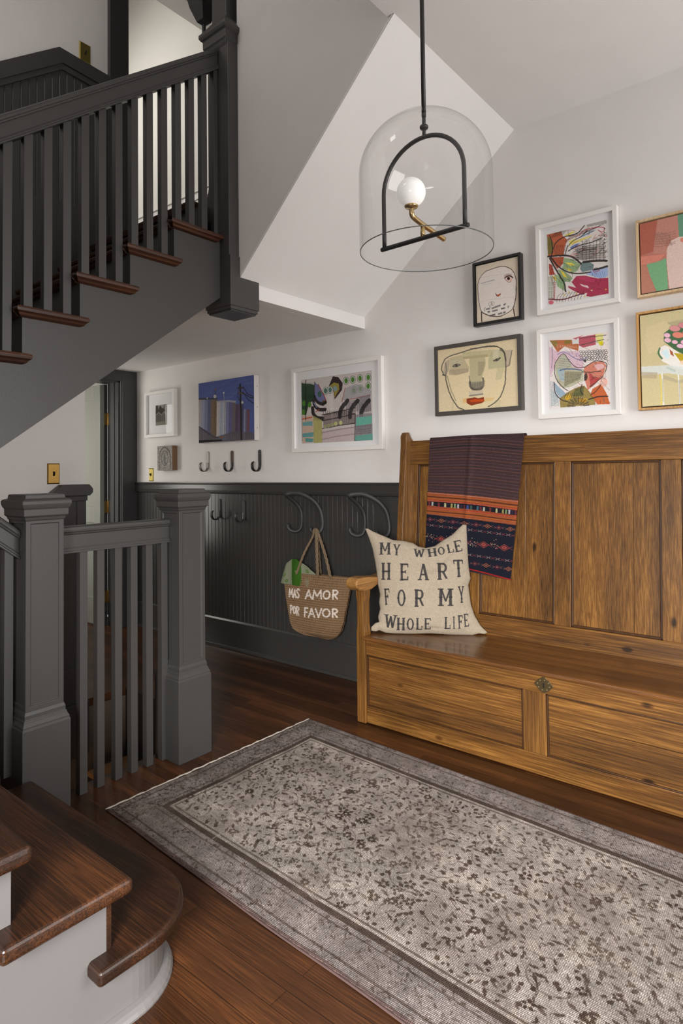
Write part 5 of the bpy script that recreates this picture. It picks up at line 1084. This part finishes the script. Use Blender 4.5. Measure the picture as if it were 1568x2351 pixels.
for x in (925, 1080, 1250): sk(cv, [(x, 750), (x-70, 830), (x-105, 900), (x-115, 990)], 44, (30, 28, 28))
for k in range(16): sk(cv, [(560+32*k, 900), (566+32*k, 960)], 6, K, .5, 1); sk(cv, [(850+28*k, 780), (855+28*k, 1080)], 5, (90, 84, 88), .5, 1)
for y in (960, 1050, 1170, 1230, 1330): sk(cv, [(540, y), (800, y-50), (1045, y-110 if y < 1100 else y-85)], 9, K, .8)
for i, x in enumerate((585, 640, 695, 750, 825)): cv.ell(x, 1135-14*i, 26, 32, (190, 188, 130) if i > 2 else (150, 150, 110))
cv.poly([(230, 980), (400, 970), (410, 1370), (240, 1385)], (196, 168, 148), .9, .1); cv.poly([(245, 1070), (395, 1055), (395, 1120), (245, 1130)], (110, 156, 160)); cv.poly([(245, 1240), (410, 1220), (410, 1290), (245, 1300)], (96, 150, 150)); cv.poly([(280, 1310), (410, 1320), (400, 1370), (290, 1370)], (90, 146, 146)); sk(cv, [(245, 1025), (385, 995)], 10, (180, 70, 40)); sk(cv, [(290, 450), (292, 1040)], 9); sk(cv, [(228, 480), (235, 1350)], 9)
cv.poly([(405, 975), (540, 1040), (545, 1385), (415, 1385)], (160, 156, 92), 1, .2)
for k in range(7): sk(cv, [(425+17*k, 1050), (430+17*k, 1380)], 5, (196, 188, 120), .6, 1)
cv.poly([(545, 1200), (1040, 1130), (1040, 1350), (545, 1385)], (186, 168, 172), .8, .2); cv.poly([(1045, 960), (1300, 930), (1320, 1340), (1045, 1355)], (132, 128, 134), .9, .2); cv.poly([(1060, 1000), (1300, 975), (1300, 1090), (1060, 1130)], (104, 172, 156)); cv.poly([(1050, 1280), (1318, 1240), (1320, 1340), (1050, 1350)], (100, 160, 148)); cv.hatch([(1060, 1130), (1300, 1100), (1300, 1240), (1060, 1260)], 12, 4, (70, 66, 72), .6, 1.5, 10); sk(cv, [(1045, 950), (1045, 1350)], 7)
cv.grain(.06)
t = matted('large white framed painting of blue bird shape and green dots, left of settle', (2.972, 2.218, 2.000, 1.432), (2.890, 2.300, 1.920, 1.490), cv, .026, 3.096, 1.05)

# small white framed photograph
cv = Cv(90, 110, (120, 116, 108)); cv.poly([(0, 0), (1, 0), (1, .5), (0, .5)], (150, 146, 138)); 
for x, w, h in ((.12, .2, .5), (.42, .26, .42), (.85, .24, .5), (.62, .12, .3)): cv.ell(x, .36, w*.7, h*.75, (52, 50, 46), .9)
cv.poly([(0, .5), (.28, .38), (.5, .5), (.5, .85), (0, .85)], (88, 84, 78)); cv.poly([(.5, .52), (.78, .36), (1, .5), (1, .85), (.5, .85)], (98, 94, 88)); cv.line([(0, .5), (.28, .36), (.5, .5), (.78, .34), (1, .5)], .03, (170, 166, 158), .9, curve=False)
for k in range(12): cv.line([(.05+.08*k, .55), (.05+.08*k, .82)], .02, (60, 56, 52) if k % 2 else (140, 136, 128), .6)
cv.poly([(0, .83), (1, .83), (1, 1), (0, 1)], (128, 124, 112)); cv.grain(.12)
matted('small white framed black-and-white photograph with a wide mat near the hall corner', (4.702, 4.284, 1.992, 1.606), (4.565, 4.405, 1.875, 1.705), cv, .026, 3.090, 1.0)

# canvas of silos under a blue sky
cv = Cv(300, 220, (78, 88, 142), src=[(778, 497), (1398, 398), (1425, 1122), (800, 1165)])
for k in range(60): x = 780+r.random()*600; y = 400+r.random()*350; cv.line([(x, y), (x+60, y-24)], 16, (86+r.normal(0, 8), 96+r.normal(0, 8), 150+r.normal(0, 8)), .35)
def silo(x0, x1, y0, cols, y1=1130):
    n = len(cols)
    for i, c in enumerate(cols): cv.poly([(x0+(x1-x0)*i/n, y0), (x0+(x1-x0)*(i+1)/n+2, y0-6), (x0+(x1-x0)*(i+1)/n+8, y1), (x0+(x1-x0)*i/n+6, y1)], c, 1, .1)
silo(782, 995, 680, [(156, 148, 146), (138, 142, 160), (112, 116, 142), (86, 88, 112), (112, 94, 76), (104, 84, 62)]); silo(990, 1200, 705, [(180, 174, 168), (150, 156, 168), (170, 170, 176), (112, 112, 144), (92, 90, 128), (100, 90, 92)]); silo(1202, 1290, 730, [(80, 66, 84), (92, 72, 96), (72, 66, 90)]); silo(1296, 1360, 785, [(120, 124, 150), (96, 84, 104), (108, 72, 80)])
sk(cv, [(785, 672), (990, 662)], 10, (60, 56, 56)); sk(cv, [(992, 700), (1110, 690), (1200, 700)], 12, (150, 150, 154)); sk(cv, [(972, 560), (975, 660)], 7, (60, 60, 60)); cv.ell(972, 562, 10, 14, (110, 80, 70)); sk(cv, [(1065, 590), (1070, 690)], 5, (150, 150, 150)); cv.ell(1065, 598, 7, 12, (200, 200, 196)); cv.ell(968, 640, 16, 20, (170, 170, 170)); cv.ell(880, 660, 8, 12, (150, 150, 150))
sk(cv, [(1085, 700), (1090, 1080)], 5, (80, 80, 90)); cv.poly([(790, 990), (860, 1010), (1000, 1090), (1100, 1060), (1180, 1030), (1280, 1035), (1420, 1040), (1425, 1125), (800, 1165)], (84, 80, 86), .95, .2); cv.poly([(800, 1135), (1060, 1120), (1060, 1140), (800, 1160)], (30, 28, 30)); sk(cv, [(795, 980), (870, 1030), (960, 1090), (1020, 1105)], 8, (60, 58, 70)); cv.ell(1050, 1098, 18, 10, (130, 80, 50))
for k in range(26): sk(cv, [(800+24*k, 1060+(k % 3)*8), (804+24*k, 1130)], 3, (130, 124, 120), .4)
sk(cv, [(1248, 510), (1262, 780), (1280, 1125)], 15, (38, 34, 34)); sk(cv, [(1222, 545), (1285, 538)], 10, (70, 56, 48)); sk(cv, [(1235, 600), (1290, 600)], 10, (90, 74, 60)); sk(cv, [(1285, 540), (1340, 610), (1402, 640)], 4, K); sk(cv, [(1290, 600), (1340, 670), (1405, 718)], 4, K); sk(cv, [(1270, 590), (1350, 640), (1404, 655)], 4, K); sk(cv, [(1230, 560), (1225, 640), (1255, 690)], 4, K); cv.ell(1278, 705, 12, 16, (180, 176, 170)); cv.grain(.06)
t = thing('canvas_painting', 'unframed canvas of gray silos under a blue sky above the three hooks', 'painting')
m = MB(); m.box(3.0805, XW-.002, 3.322, 3.953, 1.532, 1.999); m.build('canvas', paint('primed_canvas', (.66, .62, .60, 1), .85, .2), t, bevel=.0015)
for z in (1.62, 1.77, 1.92): m = MB(); m.lathe([(0, 0), (.003, 0), (.003, .0015), (0, .002)], (0, 0, 0), 8); o = m.build('tack', BLKSW, t); o.matrix_basis = Matrix.Translation((3.108, 3.322, z)) @ Matrix.Rotation(PI/2, 4, 'X')
artwork(t, cv, 3.951, 3.324, 1.534, 1.997, 3.0800, gain=1.1)
for c_ in t.children:
    pass
# small wood block with silvery relief
cv = Cv(110, 120, (150, 146, 140))
for k in range(420): a = r.random()*6.28; x, y = r.random(), r.random(); cv.line([(x, y), (x+.06*math.cos(a), y+.06*math.sin(a))], .014, (196, 194, 190) if r.random() < .55 else (70, 66, 64), .6)
cv.line([(.15, .95), (.12, .4), (.35, .1), (.6, .08), (.85, .35), (.88, .95)], .03, (60, 58, 56), .8); cv.ell(.5, .5, .22, .3, (66, 62, 62), .6, wd=.03); cv.ell(.5, .55, .08, .2, (110, 108, 106), .8)
t = thing('relief_block', 'small square wood block with silvery relief face below the little photograph', 'wall art')
m = MB(); m.box(3.080, XW-.002, 4.292, 4.497, 1.327, 1.528); m.build('block', paint('block_brown', (.16, .085, .04, 1), .5), t, bevel=.0015)
artwork(t, cv, 4.496, 4.293, 1.328, 1.527, 3.0793, 'relief_face', 1.0); place(t, (3.1, 4.395, 1.327))

# ---------------------------------------------------------------- wall hooks
PEWTER = paint('pewter_strap', (.20, .185, .175, 1), .38, .5, metal=.6); WALN = wood('walnut_strap', lin(50, 36, 28), lin(84, 62, 48), lin(110, 84, 66), 'Z', .5, 90, 10, False)
def hook(label, y, zt, mat, mat2, lo, r_=.036):
    t = thing('wall_hook', label, 'hook', 'J-shaped strap hooks'); x0 = XW-.004-(0.009 if lo else 0); zc = zt-.118; w = .029
    m = MB(); n = 12; pts = []
    for a in [PI*k/n for k in range(n+1)]: pts.append((y+w/2*math.cos(a), zt-w/2+w/2*math.sin(a)))
    pts += [(y-w/2, zc), (y+w/2, zc)]
    m.prism(pts, 'X', x0-.004, x0+.002); m.build('back_plate', mat, t, bevel=.001)
    path = [(x0-.0025, y, zc+.03), (x0-.0025, y, zc)]+[(x0-.0025-r_+r_*math.cos(a), y, zc-r_*math.sin(a)) for a in [PI*k/14 for k in range(1, 15)]]+[(x0-2*r_-.004, y, zc+.012), (x0-2*r_+.002, y, zc+.026), (x0-2*r_+.012, y, zc+.032)]
    m = MB(); m.ribbon(path, (0, 1, 0), [.029]*(len(path)-3)+[.028, .024, .016], .006); m.build('curl', mat2, t, bevel=.0008); place(t, (x0, y, zc-r_)); return t
hook('pewter gray strap hook with curled end, leftmost of the three below the silo canvas', 3.900, 1.468, PEWTER, PEWTER, 0)
hook('walnut-backed black strap hook, middle of the three below the silo canvas', 3.617, 1.466, WALN, BLACK, 0)
hook('plain black strap hook, rightmost of the three below the silo canvas', 3.318, 1.464, BLACK, BLACK, 0)
hook('black strap hook on the gray beadboard beside the far newel post', 3.755, 1.104, BLACK, BLACK, 1)
HKG = paint('hook_charcoal', (.03, .029, .028, 1), .3, .6)
hook('charcoal painted strap hook on the beadboard, right of the black one', 3.482, 1.097, HKG, HKG, 1)
def twin(label, dy):
    t = thing('wall_hook', label, 'hook', 'large bentwood twin hooks'); GRH = HOOKG
    P = [(3.052, 2.975, .945), (3.060, 2.965, .918), (3.085, 2.935, .905), (3.108, 2.912, .925), (3.112, 2.905, .99), (3.106, 2.912, 1.05), (3.07, 2.928, 1.10), (3.02, 2.936, 1.135), (2.995, 2.930, 1.152), (3.01, 2.905, 1.160), (3.04, 2.85, 1.158), (3.08, 2.78, 1.118), (3.105, 2.738, 1.06), (3.112, 2.722, .99), (3.110, 2.722, .935), (3.090, 2.738, .905), (3.060, 2.760, .912), (3.050, 2.768, .932)]
    P = [(x, y+dy, z) for x, y, z in P]; path = smoothpath(P, 6); m = MB(); m.tube(path, [.015]*len(path), 12, .7); m.build('bent_rod', GRH, t)
    for i in (0, -1):
        m = MB(); p = P[i]; m.lathe([(0, -.012), (.009, -.009), (.0125, 0), (.009, .009), (0, .012)], p, 14); m.build('knob', GRH, t)
    m = MB(); m.box(XW-.014, XW-.006, 2.893+dy, 2.921+dy, .96, 1.04); m.box(XW-.014, XW-.006, 2.708+dy, 2.736+dy, .96, 1.04); m.build('mount', GRH, t, bevel=.002); place(t, (3.11, 2.82+dy, .9)); return t
HOOKG = paint('hook_gray', (.030, .029, .028, 1), .5, .4)
twin('large gray bent hook on the beadboard carrying the woven bag', 0)
twin('large empty gray bent hook on the beadboard just left of the settle', -.532)

# ---------------------------------------------------------------- woven bag
t = thing('woven_bag', 'jute basket bag lettered MAS AMOR POR FAVOR hanging from the gray hook', 'bag')
n1, n2 = 300, 230
src = [(135, 1095), (890, 1130), (770, 1720), (230, 1680)]
# outline half by half: (z, y_left, y_right)
prof = np.array([(.642, 3.012, 2.436), (.600, 3.008, 2.437), (.55, 3.000, 2.452), (.484, 2.990, 2.468), (.40, 2.972, 2.492), (.358, 2.962, 2.502), (.307, 2.950, 2.522), (.272, 2.930, 2.552), (.250, 2.895, 2.590), (.238, 2.84, 2.64)])
zz = np.linspace(0, 1, n2)**.9; Zs = .642-(.642-.238)*zz
yl = np.interp(-Zs, -prof[:, 0], prof[:, 1]); yr = np.interp(-Zs, -prof[:, 0], prof[:, 2])
dep = .052*np.interp(zz, [0, .3, .8, .93, 1], [.62, .95, 1, .75, .05])
ang = np.linspace(0, PI, n1)[None, :]
yc = ((yl+yr)/2)[:, None]; hw = ((yl-yr)/2)[:, None]
sg = np.sign(np.cos(ang)); cosr = sg*np.abs(np.cos(ang))**.9
rim = (Zs[0]-.642)
tilt = np.interp(zz, [0, 1], [1, 0])[:, None]
Yb_ = yc+hw*cosr; Xb_ = 3.055-dep[:, None]*np.sin(ang)**.75
rows = 27; ph = zz[:, None]*rows
braid = .0028*np.abs(np.sin(PI*ph))+.0014*np.sin(ang*150+np.floor(ph)*1.3)
Xb_ = Xb_-braid
Zb_ = np.broadcast_to(Zs[:, None], Xb_.shape)+.012*(cosr*-.5)*(1-zz[:, None])-.010*(1-zz[:, None])*np.exp(-((cosr-.95)/.25)**2)
g = lambda X, Y: (X, Y)
cv = Cv(420, 380, (140, 112, 84), src=[(190, 1235), (740, 1355), (730, 1565), (205, 1430)], dst=[((3.02-2.937)/.60, (.66-.532)/.44), ((3.02-2.518)/.60, (.66-.512)/.44), ((3.02-2.527)/.60, (.66-.397)/.44), ((3.02-2.926)/.60, (.66-.420)/.44)])
Wt = (206, 196, 186); LT = {}
def bl_(ch, x0, y0, x1, y1, w=17):
    q = lambda x, y: (x0+(x1-x0)*x, y0+(y1-y0)*y)
    S_ = {'M': [[(0, 1), (.1, 0), (.5, .7), (.9, 0), (1, 1)]], 'A': [[(0, 1), (.5, 0), (1, 1)], [(.2, .65), (.8, .65)]], 'P': [[(.1, 1), (.1, 0)], 'b'], 'R': [[(.1, 1), (.1, 0)], 'b', [(.35, .5), (.95, 1)]], 'F': [[(.1, 1), (.1, 0), (.95, .02)], [(.1, .48), (.75, .5)]], 'V': [[(0, 0), (.5, 1), (1, 0)]], 'O': ['o'], 'S': ['s']}[ch]
    for s_ in S_:
        if s_ == 'o': cv.line([q(.5+.46*math.cos(a), .5+.48*math.sin(a)) for a in [2*PI*k/18 for k in range(19)]], w, Wt, .95, curve=False)
        elif s_ == 'b': cv.line([q(*p) for p in ((.1, .02), (.6, .02), (.95, .14), (.95, .36), (.6, .5), (.1, .5))], w, Wt, .95)
        elif s_ == 's': cv.line([q(*p) for p in ((.95, .12), (.5, 0), (.08, .2), (.5, .48), (.92, .75), (.5, 1), (.05, .86))], w, Wt, .95)
        else: cv.line([q(*p) for p in s_], w, Wt, .95, curve=False)
for a in (('M', 195, 1240, 240, 1330), ('A', 250, 1248, 280, 1335), ('S', 288, 1238, 320, 1338), ('A', 393, 1250, 462, 1345), ('M', 478, 1254, 570, 1350), ('O', 588, 1260, 662, 1350), ('R', 688, 1256, 738, 1352),
          ('P', 208, 1425, 235, 1515), ('O', 247, 1436, 278, 1516), ('R', 288, 1438, 316, 1530), ('F', 382, 1450, 420, 1545), ('A', 430, 1458, 497, 1555), ('V', 508, 1460, 573, 1556), ('O', 583, 1464, 662, 1555), ('R', 684, 1466, 732, 1562)): bl_(*a)
lt = (np.abs(cv.a-np.array((140., 112., 84.))).sum(-1) > 60).astype(float)
fx = (3.02-(3.055-2.99)*0-Yb_)/.60; fy = (.66-Zb_)/.44
base = sample(cv.lin(1.0), fx, fy)
rg = np.random.default_rng(4)
mod = .62+.42*np.abs(np.sin(PI*ph))+.16*np.sin(ang*150+np.floor(ph)*1.3)+.16*rg.normal(0, 1, Xb_.shape)
let = sample(np.repeat(lt[..., None], 3, -1), fx, fy)[..., 0]
colr = base*np.where(let > .5, 1.25+.10*np.sin(ang*60)+0*mod, mod)[..., None]*.95
JUTE = colmat('jute_braid', .9, .15, .18, 700, .4)
gridmesh('front_panel', np.stack([Xb_, Yb_, Zb_], -1), JUTE, t, colr, solid=0)
Xk = 3.058+.050*np.sin(ang)**.75*np.minimum(dep[:, None]/.052, 1)
mod2 = (.62+.42*np.abs(np.sin(PI*ph))+.16*np.sin(ang*150)+.1*rg.normal(0, 1, Xb_.shape))[..., None]*srgb((140, 112, 84))*.9
gridmesh('back_panel', np.stack([Xk, Yb_, Zb_-.004], -1), JUTE, t, mod2)
JH = paint('jute_handle', (.22, .16, .10, 1), .9, .15, .9, 260)
def braid_handle(pts, w):
    path = smoothpath(pts, 10); L_ = len(path); m = MB()
    for ph_ in (0, 2*PI/3, 4*PI/3):
        q = [Vector(p)+Vector((.0035*math.sin(i*.9+ph_), w*math.cos(i*.9+ph_), 0)) for i, p in enumerate(path)]; m.tube(q, .0045, 6)
    m.build('handle', JH, t)
braid_handle([(3.015, 2.865, .632), (3.02, 2.80, .77), (3.045, 2.745, .88), (3.055, 2.742, .925), (3.05, 2.715, .88), (3.03, 2.700, .75), (3.085, 2.71, .64)][:4]+[(3.06, 2.722, .926), (3.05, 2.705, .86), (3.085, 2.715, .64)], .005)
braid_handle([(3.012, 2.675, .640), (3.012, 2.680, .78), (3.035, 2.705, .90), (3.058, 2.724, .930), (3.05, 2.690, .88), (3.03, 2.625, .77), (3.015, 2.572, .640)], .008)
place(t, (3.05, 2.72, .24))
t = thing('folded_cloth', 'pale cloth with green print poking out of the woven bag', 'cloth')
cv = Cv(90, 60, (150, 156, 128), src=((0, 0), (1, 0), (1, 1), (0, 1))); cv.poly([(.28, 0), (.58, 0), (.66, .6), (.76, 1), (.40, 1), (.34, .4)], (60, 110, 28)); 
for x, y in ((.12, .55), (.5, .45), (.84, .5), (.2, .85), (.93, .85), (.06, .2), (.8, .2)): cv.ell(x, y, .045, .07, (74, 120, 40)); cv.ell(x, y, .022, .034, (160, 170, 120))
n1, n2 = 90, 60; s_ = np.linspace(0, 1, n1)[None, :]; v_ = np.linspace(0, 1, n2)[:, None]
hgt = np.interp(s_[0], [0, .04, .12, .28, .45, .6, .8, .95, 1], [.600, .650, .690, .722, .728, .705, .680, .652, .640])[None, :]
Y = 3.010-(3.010-2.725)*s_+0*v_; Z = .560+(hgt-.560)*(1-v_); X = 3.050-.026*np.sin(PI*np.clip(v_*.5, 0, 1))-.004*np.sin(s_*16)-.010*np.sin(PI*s_)
o = gridmesh('cloth_front', np.stack([X, Y, Z], -1), colmat('printed_cotton', .85, .2, .08, 500, .2), t, sample(cv.lin(.72), s_+0*v_, v_+0*s_), solid=.010); place(t, (3.04, 2.87, .56))

# ---------------------------------------------------------------- pendant lamp
t = thing('pendant_lamp', 'clear glass bell pendant with black arched frame and a single white globe', 'lamp')
PC = Vector((1.790, 1.092, 2.030)); RR = .2205
GLS = glass_pane('clear_glass', .045, .8, (.965, .965, .965, 1))
H1, H2 = .250, .205                # straight wall height, dome height
outer = [(RR+.004*math.sin(PI*k/10)*0, H1*k/10) for k in range(11)]+[(RR*math.cos(a), H1+H2*math.sin(a)) for a in [PI/2*k/22 for k in range(1, 22)]]+[(.008, H1+H2-.0002)]
inner = [(max(r_-.0035, .0125), z if z > .001 else z) for r_, z in outer]; inner[-1] = (.016, H1+H2-.004)
m = MB(); m.lathe(outer, PC, 96); m.build('glass_shade', GLS, t)
m = MB(); m.tube([PC+Vector(((RR-.0018)*math.cos(2*PI*k/96), (RR-.0018)*math.sin(2*PI*k/96), 0)) for k in range(97)], .0017, 8, cap=False)
m.build('rim', paint('polished_glass_edge', (.10, .11, .11, 1), .15, .6), t)
m = MB(); top_ = PC.z+H1+H2
m.tube([(PC.x, PC.y, top_-.002), (PC.x, PC.y, ZC-.02)], .0075, 16); m.build('rod', BLACK, t)
m = MB(); m.lathe([(0, .0), (.055, .0), (.06, .004), (.06, .02), (0, .02)], (PC.x, PC.y, ZC-.02), 40); m.build('ceiling_rose', BLACK, t)
# arch frame lies in a plane turned about the rod
m = MB(); m.lathe([(0, 0), (.0125, .0), (.0145, .003), (.0145, .008), (.0125, .011), (0, .011)], (PC.x, PC.y, top_-.043), 24); m.tube([(PC.x, PC.y, top_-.002), (PC.x, PC.y, top_-.036)], .0062, 14); m.tube([(PC.x, PC.y, top_-.036), (PC.x, PC.y, top_-.070)], .0062, 14); m.build('collar', BLACK, t)

rh = Vector((.6337, -.7736, 0)); fh = Vector((.7736, .6337, 0))
bd = (rh*.13-fh*.11).normalized(); pd = (rh*.11+fh*.13).normalized(); HB = .172
zb = 2.073; c0 = Vector((PC.x, PC.y, 0))-rh*.010
def at_(s_, q, z): return c0+bd*s_+pd*q+Vector((0, 0, z))
m = MB(); m.tube([at_(-HB, 0, zb), at_(-HB+.004, 0, zb), at_(HB-.004, 0, zb), at_(HB, 0, zb)], [.0062, .0078, .0078, .0062], 16); m.build('crossbar', BLACK, t)
w = HB-.014; arc = [at_(-w, 0, zb), at_(-w, 0, zb+.06), at_(-w, 0, zb+.12)]+[at_(-w*math.cos(PI*k/24), 0, zb+.188+.150*math.sin(PI*k/24)) for k in range(25)]+[at_(w, 0, zb+.12), at_(w, 0, zb+.06), at_(w, 0, zb)]
m = MB(); m.tube(arc, .0072, 14); m.build('arched_frame', BLACK, t)
m = MB(); m.tube(smoothpath([at_(0, -.066, 2.150), at_(0, -.064, 2.136), at_(0, -.052, 2.126), at_(0, 0, 2.118), at_(0, .07, 2.112), at_(0, .135, 2.106)], 8), [.0080]*8+[.0088]*33, 14)
m.tube([at_(0, 0, zb), at_(0, 0, 2.118)], .0075, 14); m.tube([at_(0, 0, zb+.016), at_(0, 0, zb+.018)], .0085, 14); m.build('brass_arm', BRONZE, t)
gc = at_(0, -.066, 2.204)
m = MB(); m.lathe([(0, 0), (.020, .001), (.023, .006), (.021, .009), (0, .010)], gc-Vector((0, 0, .051)), 28); m.build('globe_holder', BRONZE, t)
m = MB(); R_g = .0475; m.lathe([(max(1e-4, R_g*math.sin(PI*k/32)), -R_g*math.cos(PI*k/32)) for k in range(33)], gc, 48)
op = paint('opal_glass', (.92, .92, .90, 1), .12, .5); bb = op.node_tree.nodes['Principled BSDF']; bb.inputs['Emission Color'].default_value = (1, .97, .93, 1); bb.inputs['Emission Strength'].default_value = .25
m.build('globe', op, t)
place(t, (PC.x, PC.y, 2.03))
